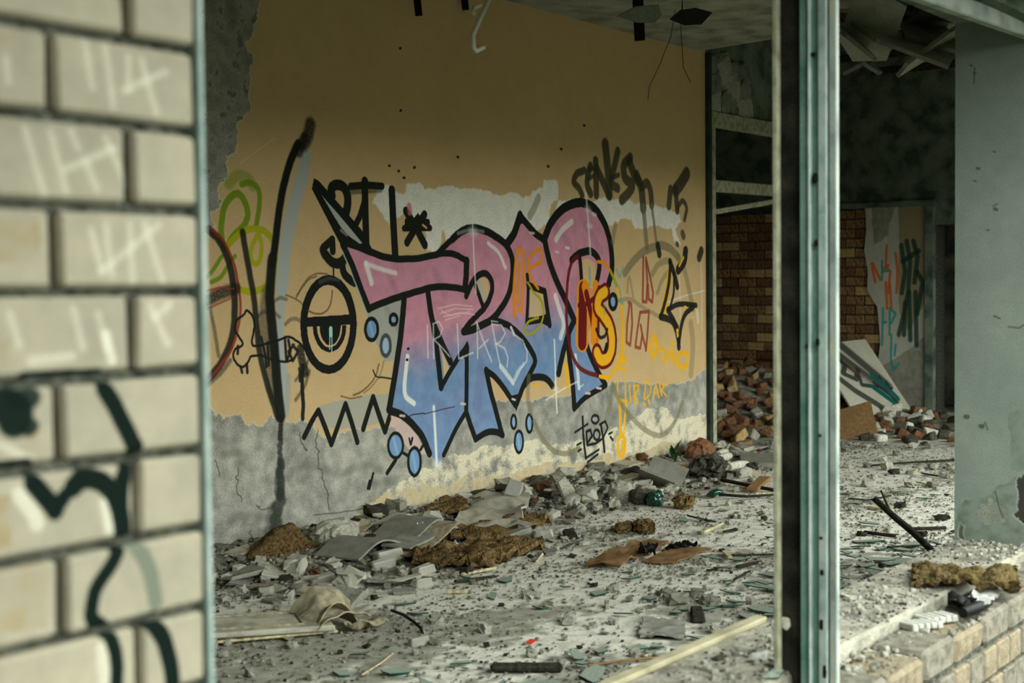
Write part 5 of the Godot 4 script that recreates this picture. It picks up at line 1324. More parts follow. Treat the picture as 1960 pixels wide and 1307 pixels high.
func build_far_end() -> void:
	var e := setting("wall_end")
	var X := 17.0
	box_at("masonry", e, M.mortar, Vector3(X + 0.03, -0.1, -10.2), Vector3(X + 0.35, 2.6, -6.10))
	box_at("upper_wall", e, M.weathered, Vector3(X - 0.02, 2.6, -10.2), Vector3(X + 0.35, 4.5, -2.2))
	box_at("ledge", e, M.weathered, Vector3(X - 0.08, 2.53, -7.8), Vector3(X + 0.02, 2.6, -6.08))
	box_at("door_side", e, M.weathered, Vector3(X + 0.03, -0.1, -5.25), Vector3(X + 0.35, 2.6, -1.66))
	box_at("door_head", e, M.weathered, Vector3(X + 0.03, 2.3, -6.10), Vector3(X + 0.35, 2.6, -5.25))
	# closed passage behind the doorway
	for q in [[Vector3(X + 1.7, -0.1, -7.0), Vector3(X + 1.9, 2.8, -4.4)], [Vector3(X + 0.35, -0.1, -7.0), Vector3(X + 1.7, 2.8, -6.8)], [Vector3(X + 0.35, -0.1, -4.6), Vector3(X + 1.7, 2.8, -4.4)], [Vector3(X + 0.35, 2.6, -6.8), Vector3(X + 1.7, 2.8, -4.6)]]:
		box_at("passage_plaster", e, M.plaster, q[0], q[1])
	var m := [M.brick_far, M.brick_far, M.brick_far2, M.brick_far2, M.brick_far3]
	var variants := []
	for k in 5:
		variants.append(cbox(0.05, 0.108, 0.238, 0.006, 0.006))
	var half := cbox(0.05, 0.108, 0.112, 0.006, 0.005)
	for r in 21:
		var z := -9.31 + (0.125 if r % 2 else 0.0)
		if r % 2:
			part("brick", half, m[rng.randi() % 5], e, at(Vector3(X + 0.025, 0.06 + r * 0.12, -9.37)))
		while z < -6.8:
			part("brick", variants[rng.randi() % 5], m[rng.randi() % 5], e, at(Vector3(X + 0.025 + rng.randf_range(-0.012, 0.008), 0.06 + r * 0.12, z + 0.06)))
			z += 0.25
	# plaster that is left on the right of the bricks, with a broken edge
	var poly := PackedVector2Array([Vector2(-6.2, 0), Vector2(-6.2, 2.53)])
	for q in [[-6.98, 2.53], [-6.96, 2.3], [-6.99, 2.0], [-6.94, 1.75], [-6.95, 1.5], [-6.82, 1.3], [-6.80, 1.1], [-6.78, 0.85], [-6.81, 0.62], [-6.84, 0.45], [-6.92, 0.36], [-7.06, 0.2], [-7.11, 0]]:
		poly.append(Vector2(q[0], q[1]))
	part("plaster_skin", wall_plate(poly, 0.05, Rect2(-7.2, 0, 1.1, 2.6)), M.far_face, e, at(Vector3(X - 0.03, 0, 0)))
	box_at("door_jamb", e, M.weathered, Vector3(X - 0.06, 0, -6.21), Vector3(X + 0.1, 2.53, -6.10))
	# door frame standing in the line of the long wall
	var d := setting("door_1")
	box_at("jamb", d, M.frame_paint, Vector3(11.84, 0.0, -6.44), Vector3(11.91, 3.22, -6.36), 0.006)
	box_at("jamb", d, M.frame_paint, Vector3(13.62, 0.0, -6.44), Vector3(13.69, 3.22, -6.36), 0.006)
	box_at("jamb_lining", d, M.wood_orange, Vector3(11.91, 0.0, -6.46), Vector3(11.94, 2.5, -6.40), 0.004)
	part("head", cbox(1.8, 0.14, 0.09, 0.008), M.frame_paint, d, at(Vector3(12.75, 3.15, -6.40), 0, 0, 0.004))
	part("transom", cbox(1.74, 0.11, 0.09, 0.008), M.frame_paint, d, at(Vector3(12.77, 2.535, -6.40), 0, 0, 0.012))
	part("loose_batten", cbox(1.74, 0.05, 0.03, 0.005), M.frame_paint, d, at(Vector3(12.75, 2.37, -6.46), 0, 0, 0.12))
	box_at("threshold", d, M.wood_orange, Vector3(11.95, 0.0, -6.5), Vector3(12.75, 0.05, -6.42), 0.006, 0.004)
	# things leaning on the end wall
	var bd := thing("painted_board", Vector3(15.870, 0.050, -6.294), "white board with dark scrawl leaning against the far brick wall", "board")
	var A: Vector3 = Vector3(15.222, 0.040, -6.344)
	var B: Vector3 = Vector3(16.567, 0.060, -6.243)
	var T: Vector3 = Vector3(16.900, 0.886, -6.960)
	var up := (T - B).normalized()
	var across := (A - B).normalized()
	var face_n := across.cross(up).normalized()
	var size := Vector2((A - B).length() * 0.99, (T - B).length())
	var bs := SurfaceTool.new()
	bs.begin(Mesh.PRIMITIVE_TRIANGLES)
	bs.set_smooth_group(-1)
	for sd: int in [0, 1]:
		var off := face_n * -0.02 * sd - bd.position
		var qd := [B + off, A + off, A + up * size.y + off, B + up * size.y + off]
		var uv := [Vector2(1, 1), Vector2(0, 1), Vector2(0, 0), Vector2(1, 0)]
		for k: int in ([0, 1, 2, 0, 2, 3] if sd == 0 else [0, 2, 1, 0, 3, 2]):
			bs.set_uv(uv[k])
			bs.add_vertex(qd[k])
		for k in 4:
			var a: Vector3 = qd[k]
			var b: Vector3 = qd[(k + 1) % 4]
			if sd == 0:
				for v: Vector3 in [a, b, b - face_n * 0.02, a, b - face_n * 0.02, a - face_n * 0.02]:
					bs.set_uv(Vector2(0.02, 0.02))
					bs.add_vertex(v)
	bs.generate_normals()
	part("panel", bs.commit(), M.far_board, bd)
	single("cardboard_sheet", cbox(0.5, 0.34, 0.012, 0.003, 0.02), M.wood_orange, at(Vector3(13.811, 0.170, -5.835), -1.35, -0.5, 0.3), "tan cardboard sheet propped under the scrawled board", "cardboard")
	# broken bricks heaped behind the door frame
	var hp := SurfaceTool.new()
	hp.begin(Mesh.PRIMITIVE_TRIANGLES)
	var hf := FastNoiseLite.new()
	hf.seed = 8
	hf.frequency = 1.1
	var heap := func(x: float, z: float) -> float:
		return maxf(0.0, 0.5 * exp(-pow((z + 8.3) / 1.3, 2)) * smoothstep(12.2, 15.8, x) + hf.get_noise_2d(x * 2, z * 2) * 0.05 * smoothstep(12.0, 13.0, x)) + 0.06 * smoothstep(14.0, 16.0, x)
	for i in 40:
		for j in 34:
			for g: Vector2i in [Vector2i(i, j), Vector2i(i + 1, j), Vector2i(i + 1, j + 1), Vector2i(i, j), Vector2i(i + 1, j + 1), Vector2i(i, j + 1)]:
				var x := 11.9 + 4.98 * g.x / 40.0
				var z := -10.1 + 4.6 * g.y / 34.0
				hp.add_vertex(Vector3(x, heap.call(x, z) - 0.02 - 0.04 * smoothstep(-6.3, -5.6, z), z))
	hp.generate_normals()
	var hm := single("brick_dust_heap", hp.commit(), M.dirt, Transform3D(), "heap of brick dust and dirt behind the door frame", "heap")
	hm.set_meta("kind", "stuff")
	var bits := []
	for k in 8:
		bits.append(cbox(rng.randf_range(0.09, 0.2), rng.randf_range(0.06, 0.1), rng.randf_range(0.08, 0.12), 0.012, 0.016))
	var bm := [M.lump_brick, M.lump_brick, M.lump_brick, M.brick_far2, M.lump_grey, M.brick_far3]
	for k in 420:
		var x := rng.randf_range(12.3, 16.3)
		var z := rng.randf_range(-9.2, -6.6)
		if not vacant(x, z, 0.062):
			continue
		var y: float = heap.call(x, z)
		single("brick_fragment", bits[k % 8], bm[rng.randi() % 6], at(Vector3(x, y + 0.02, z), rng.randf() * TAU, rng.randf_range(-0.6, 0.6), rng.randf_range(-0.6, 0.6)), ("broken orange brick piece low in the heap behind the door frame" if x < 14.3 else "broken orange brick piece high on the heap against the far bricks"), "brick", "broken bricks low in the heap" if x < 14.3 else "broken bricks high on the heap")
	for k in 130:
		var x := rng.randf_range(13.6, 16.3)
		var z := rng.randf_range(-6.6, -4.6)
		if not vacant(x, z, 0.065):
			continue
		single("brick_fragment", bits[k % 8], [M.lump_brick, M.lump_dark, M.lump_grey, M.lump_pale, M.brick_far2][rng.randi() % 5], at(Vector3(x, maxf(heap.call(x, z) - 0.02, 0.0) + 0.015, z), rng.randf() * TAU, rng.randf_range(-0.4, 0.4), rng.randf_range(-0.4, 0.4)), ("broken brick piece below the leaning scrawled board" if z < -5.9 else "broken brick piece before the dark far doorway"), "brick", "broken bricks below the leaning board" if z < -5.9 else "broken bricks before the far doorway")

func build_post() -> void:
	var p := thing("window_post", Vector3(3.95, 0.38, -1.83), "tall teal and dark steel window post standing on the low brick sill", "post")
	# from the dark inner flange to the pale outer lip: z from, z to, x of the face, depth, material
	for e in [["inner_lip", -1.9119, -1.8947, 3.935, 0.10, M.frame_paint], ["inner_flange", -1.8947, -1.8196, 3.955, 0.07, M.steel_dark], ["teal_flange", -1.8247, -1.7944, 3.938, 0.09, M.steel_teal], ["glazing_lip", -1.7944, -1.7860, 3.926, 0.10, M.steel_pale], ["teal_web", -1.7877, -1.7627, 3.946, 0.09, M.steel_teal], ["outer_bar", -1.7627, -1.7346, 3.930, 0.06, M.steel_pale], ["groove", -1.7362, -1.7280, 3.944, 0.04, M.steel_dark], ["outer_lip", -1.7296, -1.7050, 3.934, 0.02, M.steel_worn]]:
		var z0: float = e[1]
		var z1: float = e[2]
		var mi := part(e[0], cbox(e[4], 2.4, z1 - z0, 0.003), e[5], p, at(Vector3(e[3] + e[4] / 2 - 3.95, 1.2, (z0 + z1) / 2 + 1.83)))
		if e[0] == "inner_flange":
			mi.set_meta("label", "dark brown inner flange")
		elif e[0] == "outer_lip":
			mi.set_meta("label", "pale weathered outer lip")
	var web: Node3D = p.get_node("teal_web")
	for b in [[Vector3(3.934, 2.275, -1.777), 0.012], [Vector3(3.934, 1.912, -1.772), 0.030], [Vector3(3.934, 1.720, -1.768), 0.020], [Vector3(3.934, 1.426, -1.763), 0.022], [Vector3(3.934, 1.414, -1.797), 0.012], [Vector3(3.934, 1.149, -1.757), 0.010], [Vector3(3.934, 0.843, -1.754), 0.010], [Vector3(3.934, 0.740, -1.751), 0.020], [Vector3(3.934, 0.583, -1.753), 0.036], [Vector3(3.934, 0.443, -1.743), 0.045]]:
		part("rusted_hole", lump(Vector3(0.012, b[1], 0.014), 3, 0.7, 0.2, 1.3, 5), M.black, web, at(b[0] - Vector3(3.95, 0.38, -1.83) - web.position))
	part("paint_blot", lump(Vector3(0.006, 0.035, 0.03), 3, 0.8, 0.4, 1.5, 9), M.lump_pale, p, at(Vector3(3.954, 0.565, -1.880) - Vector3(3.95, 0.38, -1.83)))

func build_hanging() -> void:
	var a: Vector3 = Vector3(4.222, 2.715, -3.200)
	var b: Vector3 = Vector3(4.234, 2.660, -3.200)
	var c: Vector3 = Vector3(4.133, 2.516, -3.200)
	var d: Vector3 = Vector3(4.136, 2.471, -3.200)
	var e: Vector3 = Vector3(4.154, 2.462, -3.200)
	var f: Vector3 = Vector3(4.199, 2.482, -3.200)
	single("hanging_cable", tube([a + Vector3(0.05, 0.9, 0), a, b, (b + c) / 2 + Vector3(0, 0.004, 0), c, d, e, f], [0.009]), M.cable, Transform3D(), "pale bent cable end dangling from the ceiling", "cable")
	var g: Vector3 = Vector3(4.144, 2.589, -3.200)
	single("cable_hook", tube([Vector3(4.182, 2.633, -3.200), Vector3(4.145, 2.619, -3.200), Vector3(4.135, 2.603, -3.200), Vector3(4.147, 2.595, -3.200)], [0.008]), M.cable, Transform3D(), "small pale cable hook beside the dangling cable end", "cable")
	single("metal_strap", cbox(0.075, 0.36, 0.012, 0.002, 0.003), M.black, at(Vector3(8.923, 3.550, -5.390), -0.94, 0.1, 0.05), "dark metal strap hanging straight down from the ceiling", "strap")
	single("strap_stub", cbox(0.05, 0.16, 0.012, 0.002, 0.003), M.black, at(Vector3(8.090, 3.660, -6.335), -0.94, 0.1, 0.1), "short dark strap stub at the top edge of the painted wall", "strap")
	single("strap_stub", cbox(0.05, 0.22, 0.012, 0.002, 0.003), M.black, at(Vector3(7.280, 3.504, -6.100), -0.94, 0.1, 0.1), "lone dark strap stub high above the brushed star", "strap")
	var lp := thing("bent_lamp_sheet", Vector3(8.949, 3.520, -5.046), "bent metal lamp sheet dangling on wires below the ceiling", "lamp")
	var o: Vector3 = Vector3(9.089, 3.550, -5.125)
	part("pale_wing", plate(PackedVector2Array([Vector2(-0.34, 0.0), Vector2(-0.12, -0.12), Vector2(0.14, -0.12), Vector2(0.18, 0.02), Vector2(0.1, 0.12), Vector2(-0.1, 0.1)]), 0.006, M.weathered, M.weathered), null, lp, Transform3D(Basis(Vector3(0.592, 0.05, 0.806), Vector3(0.6, 0.75, -0.45).normalized(), Vector3(0.59, 0, -0.8).cross(Vector3.UP)).orthonormalized(), Vector3(-0.16, 0.0, -0.2)).scaled_local(Vector3(0.62, 1, 0.62)))
	part("dark_wing", plate(PackedVector2Array([Vector2(-0.22, 0.06), Vector2(-0.1, -0.08), Vector2(0.1, -0.12), Vector2(0.32, -0.06), Vector2(0.2, 0.12), Vector2(-0.02, 0.14)]), 0.006, M.black, M.black), null, lp, Transform3D(Basis(Vector3(0.592, -0.04, 0.806), Vector3(0.62, 0.7, -0.45).normalized(), Vector3(0.59, 0, -0.8).cross(Vector3.UP)).orthonormalized(), Vector3(0.02, -0.01, 0.03)).scaled_local(Vector3(0.55, 1, 0.55)))
	part("wire", tube([Vector3(0, 0.185, 0), Vector3(0.01, 0.0, 0)], [0.003], 5), M.black, lp)
	part("wire", tube([Vector3(0.1, 0.185, -0.05), Vector3(0.1, 0.0, -0.06)], [0.003], 5), M.black, lp)
	single("thin_wire", tube([Vector3(9.607, 3.700, -5.476), Vector3(9.756, 3.535, -5.600), Vector3(9.748, 3.321, -5.700), Vector3(9.762, 3.169, -5.800), Vector3(9.737, 3.064, -5.800)], [0.003], 5), M.black, Transform3D(), "thin wire hanging slantwise across the upper painted wall", "wire")
	single("thin_wire", tube([Vector3(9.632, 3.700, -5.445), Vector3(9.920, 3.557, -5.600), Vector3(10.129, 3.346, -5.700), Vector3(10.428, 3.270, -5.800)], [0.003], 5), M.black, Transform3D(), "second thin wire hanging nearest the far door frame", "wire")

func clump(called: String, p: Vector3, s: Vector3, m: Material, turn: float, number: int, label: String, category: String, n := 9, amp := 0.5, freq := 1.3, roundness := 0.75) -> MeshInstance3D:
	return single(called, lump(s, n, roundness, amp, freq, number), m, at(p + Vector3(0, s.y * 0.36, 0), turn), label, category)

func mat_sheet(sx: float, sz: float, high: float, wave: float, number: int, thick: float, n := 14, curl := 0.0) -> ArrayMesh:
	var f := FastNoiseLite.new()
	f.seed = number
	f.frequency = wave
	f.fractal_octaves = 3
	return sheet(n, maxi(4, int(n * sz / sx)), thick, func(u: float, v: float) -> Vector3:
		var x := (u - 0.5) * sx
		var z := (v - 0.5) * sz
		var e := 1.0 + 0.16 * f.get_noise_2d(u * 9 + 40, v * 9)
		return Vector3(x * e, maxf(0, (f.get_noise_2d(x * 10, z * 10) * 0.8 + 0.45)) * high + curl * pow(absf(u - 0.5) * 2, 3), z * e))

func build_floor_things() -> void:
	# left foot of the long wall
	var slab := thing("fibre_slab", Vector3(5.870, -0.031, -5.980), "large brown crumbling fibreboard slab standing against the grey wall foot", "slab")
	var ring := PackedVector2Array()
	for q: Vector3 in [Vector3(5.603, 0.062, -5.980), Vector3(5.678, 0.122, -5.980), Vector3(5.748, 0.160, -5.980), Vector3(5.837, 0.202, -5.980), Vector3(5.940, 0.224, -5.980), Vector3(5.982, 0.187, -5.980), Vector3(6.016, 0.139, -5.980), Vector3(6.085, 0.091, -5.980), Vector3(6.142, 0.057, -5.980), Vector3(6.101, 0.006, -5.980), Vector3(6.021, -0.043, -5.980), Vector3(5.933, -0.066, -5.980), Vector3(5.744, -0.028, -5.980)]:
		ring.append(Vector2(q.x - slab.position.x, q.y - slab.position.y))
	for n in 4:
		var st := SurfaceTool.new()
		st.begin(Mesh.PRIMITIVE_TRIANGLES)
		var f := FastNoiseLite.new()
		f.seed = 70 + n
		f.frequency = 9.0
		f.fractal_octaves = 3
		var mid := Vector2(-0.01, 0.12)
		for a in ring.size():
			var p0 := ring[a]
			var p1 := ring[(a + 1) % ring.size()]
			for u in 4:
				for v in 4:
					var c := []
					for e: Vector2 in [Vector2(u, v), Vector2(u + 1, v), Vector2(u + 1, v + 1), Vector2(u, v + 1)]:
						var edge := p0.lerp(p1, e.x / 4.0) * (1.0 - 0.05 * (3 - n) + 0.05 * f.get_noise_2d(p0.lerp(p1, e.x / 4.0).x * 3, p0.lerp(p1, e.x / 4.0).y * 3))
						var q := mid.lerp(edge, e.y / 4.0)
						c.append(Vector3(q.x, q.y, 0.028 + f.get_noise_2d(q.x, q.y) * 0.028 - (0.012 if v == 3 and e.y == 4.0 else 0.0)))
					quad_out(st, c[0], c[1], c[2], c[3], Vector3(mid.x, mid.y, -9))
					if v == 3:
						quad_out(st, c[3], c[2], c[2] - Vector3(0, 0, 0.035), c[3] - Vector3(0, 0, 0.035), Vector3(mid.x, mid.y, 0))
		st.set_smooth_group(-1)
		st.generate_normals()
		part("layer", st.commit(), M.fibre_dark, slab, at(Vector3(0, 0, -0.09 + n * 0.03), 0.0, -0.05))
	clump("mortar_boulder", Vector3(6.262, 0.000, -5.918) + Vector3(0.1, 0, -0.12), Vector3(0.34, 0.2, 0.2), M.lump_grey, 0.2, 12, "rounded grey mortar boulder right of the brown fibreboard slab", "rubble", 7, 0.3)
	single("crooked_wire", tube([Vector3(6.614, -0.083, -6.380) + Vector3(0, 0, 0.05), Vector3(6.587, -0.021, -6.380) + Vector3(0, 0, 0.06), Vector3(6.564, 0.019, -6.380) + Vector3(0, 0, 0.05), Vector3(6.589, 0.070, -6.380) + Vector3(0, 0, 0.06)], [0.008, 0.009, 0.007, 0.005]), M.black, Transform3D(), "short crooked dark wire sticking up by the mortar boulder", "wire")
	single("curled_linoleum", sheet(18, 5, 0.012, func(u: float, v: float) -> Vector3: return Vector3((u - 0.5) * 0.9, 0.03 + 0.07 * pow(sin(u * 4.6 + 0.4), 2) + 0.05 * u, (v - 0.5) * 0.32)), M.board_grey, at(Vector3(6.372, 0.000, -5.629) + Vector3(0.06, 0, -0.1), 0.12), "curled grey linoleum strip arching over the rubble", "sheet")
	single("curled_linoleum", sheet(14, 5, 0.01, func(u: float, v: float) -> Vector3: return Vector3((u - 0.5) * 0.7, 0.03 + 0.09 * u * u, (v - 0.5) * 0.26)), M.paper, at(Vector3(6.605, -0.000, -5.581), 0.3), "pale stained sheet with one lifted corner beside the linoleum", "sheet")
	single("foil_packet", mat_sheet(0.2, 0.16, 0.09, 2.4, 31, 0.003), M.foil, at(Vector3(6.599, 0.000, -5.282), 0.5), "crumpled shiny foil packet lying by the brown mats", "packet")
	single("foil_ball", lump(Vector3(0.07, 0.06, 0.06), 5, 0.8, 0.5, 2.0, 3), M.foil, at(Vector3(6.764, 0.030, -5.688) + Vector3(0, 0.08, 0), 0.4), "tiny crumpled silver foil ball on the rubble bank", "foil")
	single("fibre_mat", mat_sheet(0.95, 0.3, 0.09, 0.8, 32, 0.03, 20), M.fibre, at(Vector3(7.338, 0.000, -5.533), 0.15), "long brown fibre mat lying across grey panels", "mat")
	single("fibre_mat", mat_sheet(0.75, 0.42, 0.10, 0.9, 33, 0.03, 20), M.fibre, at(Vector3(6.659, -0.000, -5.100), 0.1), "frayed brown fibre mat nearest the open floor", "mat")
	single("fibre_mat", mat_sheet(0.5, 0.3, 0.10, 1.5, 34, 0.03), M.fibre, at(Vector3(7.683, 0.000, -6.155) + Vector3(0, 0.03, 0), 0.4), "small brown fibre mat tucked beside the wall foot", "mat")
	single("fibre_mat", mat_sheet(0.4, 0.36, 0.10, 0.9, 35, 0.03), M.fibre_dark, at(Vector3(6.364, 0.000, -5.172), 0.7), "dark brown torn mat left of the frayed mat", "mat")
	single("bent_sheet", mat_sheet(1.05, 0.42, 0.08, 0.5, 36, 0.014, 12), M.board, at(Vector3(7.656, 0.000, -5.794) + Vector3(0, 0.05, 0), 0.55, 0, 0.05), "bent pale plaster panel lying aslant on the rubble bank", "panel")
	single("grey_plank", cbox(0.85, 0.03, 0.1, 0.004, 0.006), M.board_grey, at(Vector3(6.948, 0.030, -5.272), 0.12, 0, 0.02), "flat grey plank under the long brown mat", "plank")
	single("grey_plank", cbox(0.6, 0.02, 0.2, 0.004, 0.006), M.board_grey, at(Vector3(6.642, 0.030, -5.611) + Vector3(0, 0.04, 0), 0.25, 0.05, 0.03), "flat grey plank piece beside the foil ball", "plank")
	single("white_block", cbox(0.17, 0.12, 0.12, 0.006, 0.006), M.foam, at(Vector3(8.159, 0.080, -5.999) + Vector3(0, 0.04, 0), 0.5, 0.25, 0.5), "tilted white foam block against the foot of the painted wall", "block")
	single("slate_piece", plate(PackedVector2Array([Vector2(-0.09, -0.08), Vector2(0.03, -0.1), Vector2(0.1, 0.02), Vector2(0.04, 0.1), Vector2(-0.08, 0.08)]), 0.02, M.lump_grey, M.lump_grey), null, at(Vector3(8.732, 0.080, -5.922), 0.3, 1.2, 0.2), "bluish grey slate piece propped upright against the wall foot", "slate")
	clump("mossy_stone", Vector3(8.872, -0.000, -6.372) + Vector3(0, 0, 0.08), Vector3(0.26, 0.16, 0.16), M.lump_dark, 0.4, 13, "dark mossy stone at the wall foot behind the white block", "stone", 6, 0.3)
	clump("mossy_stone", Vector3(8.162, 0.000, -6.367) + Vector3(0, 0, 0.08), Vector3(0.26, 0.14, 0.16), M.lump_dark, 0.2, 14, "dark mossy stone under the ochre stain of the wall", "stone", 6, 0.3)
	clump("brown_stone", Vector3(11.262, 0.000, -6.284) + Vector3(0, 0, 0.1), Vector3(0.3, 0.24, 0.22), M.lump_brick, 0.2, 15, "rounded brown stone in the far corner by the door frame", "stone", 7, 0.25)
	clump("round_stone", Vector3(8.957, 0.000, -5.591), Vector3(0.2, 0.17, 0.17), M.lump_grey, 0.6, 16, "round grey stone right of the slate piece", "stone", 6, 0.2)
	clump("round_stone", Vector3(8.944, 0.000, -5.421), Vector3(0.17, 0.12, 0.14), M.lump_dark, 0.9, 17, "squat dark grey stone between round stone and green glass lump", "stone", 6, 0.25)
	single("curved_tile", sheet(12, 5, 0.02, func(u: float, v: float) -> Vector3: return Vector3((u - 0.5) * 0.42, 0.16 * pow(absf(u - 0.45) * 1.8, 2), (v - 0.5) * 0.3)), M.board_grey, at(Vector3(9.758, 0.020, -5.729), 0.3, 0.35), "broken curved grey tile lying hollow side up", "tile")
	single("green_glass_lump", lump(Vector3(0.14, 0.12, 0.11), 6, 0.8, 0.3, 1.4, 18), M.bottle, at(Vector3(8.903, 0.045, -5.263), 0.3), "dark green bottle glass lump on the far floor", "glass")
	single("green_bottle_neck", tube([Vector3(0, 0, 0), Vector3(0.06, 0.01, 0.02), Vector3(0.12, 0.0, 0.04)], [0.03, 0.026, 0.018], 10), M.bottle, at(Vector3(9.418, 0.030, -5.078), 0.2), "small dark green bottle piece beside the thin rod", "glass")
	single("thin_rod", tube([Vector3(9.507, 0.020, -5.065), Vector3(9.494, 0.025, -4.823), Vector3(9.741, 0.020, -4.696)], [0.012, 0.011, 0.008]), M.wood_dark, Transform3D(), "thin dark rod lying beside the green bottle piece", "rod")
	single("dark_lath", tube([Vector3(10.168, 0.030, -5.397), Vector3(10.042, 0.020, -5.056), Vector3(9.902, 0.020, -4.748)], [0.016, 0.016, 0.014], 4), M.wood_dark, Transform3D(), "long dark lath lying left of the window post", "lath")
	single("orange_lath", cbox(0.62, 0.03, 0.09, 0.004, 0.004), M.wood_orange, at(Vector3(10.136, 0.030, -5.048), 0.3), "orange brown lath beside the long dark lath", "lath")
	single("white_rod", tube([Vector3(10.619, 0.060, -6.130), Vector3(10.634, 0.050, -5.853)], [0.022, 0.022]), M.lump_pale, Transform3D(), "pale round rod lying before the brown stone", "rod")
	for q in [[Vector3(11.686, 0.000, -6.191), 0.24], [Vector3(11.420, 0.000, -6.029), 0.26], [Vector3(10.838, 0.000, -5.732), 0.28], [Vector3(10.965, 0.000, -5.659), 0.24]]:
		single("pale_log", tube([Vector3(-q[1] / 2, 0.04, 0), Vector3(0, 0.045, 0.01), Vector3(q[1] / 2, 0.04, 0)], [0.035, 0.042, 0.034], 8), M.lump_pale, at(q[0], rng.randf_range(-0.2, 0.2)), "stubby pale plaster roll in the far corner rubble", "rubble", "plaster rolls in the far corner")
	clump("black_bundle", Vector3(10.477, 0.000, -5.678), Vector3(0.36, 0.2, 0.24), M.lump_dark, 0.2, 19, "charred black bundle beside the stubby plaster rolls", "bundle", 8, 0.6, 1.8)
	single("grey_slab", cbox(0.8, 0.04, 0.5, 0.006, 0.01), M.board_grey, at(Vector3(11.543, 0.030, -5.656), 0.5, 0.02), "flat grey slab lying by the foot of the door frame", "slab")
	# weeds
	var weed := thing("green_weed", Vector3(10.893, 0.000, -6.245), "small green weed sprouting at the wall foot", "weed")
	for n in 6:
		part("leaf", plate(PackedVector2Array([Vector2(0, -0.012), Vector2(0.06, -0.02), Vector2(0.12, 0), Vector2(0.06, 0.02), Vector2(0, 0.012)]), 0.002, M.leaf, M.leaf), null, weed, at(Vector3(0, 0.05 + n * 0.02, 0), n * 1.1, 0, 0.9))
	# middle floor
	single("brown_paper_strip", mat_sheet(0.75, 0.2, 0.07, 1.5, 41, 0.012, 18), M.card, at(Vector3(7.076, 0.000, -4.377), 0.15), "crumpled brown paper strip on the open floor", "paper")
	single("brown_paper_flat", mat_sheet(0.55, 0.2, 0.02, 0.8, 42, 0.008), M.card, at(Vector3(7.292, 0.000, -4.167), 0.1), "flat brown paper end right of the crumpled strip", "paper")
	single("black_scrap", mat_sheet(0.2, 0.09, 0.05, 2.0, 43, 0.003), M.black, at(Vector3(7.513, 0.000, -4.256), -0.2), "curled black plastic scrap beside the brown paper", "scrap")
	single("black_scrap", mat_sheet(0.12, 0.1, 0.07, 2.0, 44, 0.003), M.black, at(Vector3(7.074, 0.040, -4.233), 0.4), "black plastic scrap lying on the crumpled brown strip", "scrap")
	clump("brown_clod", Vector3(8.902, 0.000, -5.029), Vector3(0.15, 0.11, 0.12), M.fibre, 0.2, 20, "brown fibrous clod right of the green glass lump", "clod", 8, 0.6, 1.6)
	clump("brown_clod", Vector3(7.857, 0.000, -4.878), Vector3(0.2, 0.06, 0.1), M.fibre, 0.2, 21, "low brown fibrous clod beside white brick ends", "clod", 8, 0.6, 1.6)
	clump("brown_clod", Vector3(7.891, 0.000, -4.752), Vector3(0.17, 0.09, 0.12), M.fibre, 0.9, 22, "taller brown fibrous clod beside the low one", "clod", 8, 0.6, 1.6)
	single("pale_stick", tube([Vector3(8.004, 0.012, -4.381), Vector3(8.163, 0.014, -4.403), Vector3(8.390, 0.012, -4.447)], [0.014, 0.012, 0.01], 5), M.wood_pale, Transform3D(), "short pale stick on the far open floor", "stick")
	# near left: cabinet door and crumpled box
	var cd := thing("cabinet_door", Vector3(4.629, 0.000, -4.878), "pale cabinet door lying flat in the left foreground", "cabinet door")
	var leafp := part("leaf_panel", cbox(0.78, 0.028, 0.34, 0.008), M.board, cd, at(Vector3(-0.1, 0.045, 0), -0.62, 0.02, -0.02))
	part("lower_skin", cbox(0.76, 0.012, 0.33, 0.004), M.wood_pale, cd, at(Vector3(-0.08, 0.015, 0.01), -0.60))
	for e in [[0.5, 0.012, 0.0, 0.115], [0.5, 0.012, 0.0, -0.115], [0.012, 0.24, 0.25, 0.0]]:
		part("moulding", cbox(e[0], 0.01, e[1], 0.004), M.paper, leafp, at(Vector3(e[2], 0.017, e[3])))
	var bx := thing("crumpled_box", Vector3(4.842, 0.000, -4.560), "crumpled hollow cardboard box beside the pale cabinet door", "box")
	part("arched_lid", sheet(16, 8, 0.006, func(u: float, v: float) -> Vector3: return Vector3((u - 0.5) * 0.27 + 0.02 * sin(v * 9), 0.02 + 0.15 * pow(sin(PI * (u * 0.8 + 0.05)), 0.7) * (0.7 + 0.3 * cos(v * 4)) + 0.005 * sin(u * 17 + v * 5), (v - 0.75) * 0.3)), M.paper, bx, at(Vector3(-0.02, 0, -0.02), -0.35))
	part("inner_fold", sheet(10, 5, 0.006, func(u: float, v: float) -> Vector3: return Vector3((u - 0.5) * 0.24, 0.012 + 0.09 * sin(PI * u) * (0.4 + v), -0.2 + v * 0.2)), M.paper, bx, at(Vector3(-0.03, 0, 0), -0.35))
	part("front_flap", mat_sheet(0.2, 0.13, 0.06, 1.0, 47, 0.005), M.paper, bx, at(Vector3(0.06, 0.0, 0.09), -0.5, -0.3))
	single("dark_cable", tube([Vector3(5.183, 0.030, -4.550), Vector3(5.081, 0.050, -4.389), Vector3(5.028, 0.040, -4.279), Vector3(5.033, 0.015, -4.239), Vector3(4.977, 0.010, -4.180)], [0.008, 0.008, 0.007, 0.007, 0.004]), M.black, Transform3D(), "bent dark cable piece right of the crumpled box", "cable")
	single("thin_straw", tube([Vector3(4.291, 0.010, -3.937), Vector3(4.473, 0.014, -3.989), Vector3(4.629, 0.010, -4.061)], [0.004], 5), M.wood_pale, Transform3D(), "thin pale straw on the floor in front", "straw")
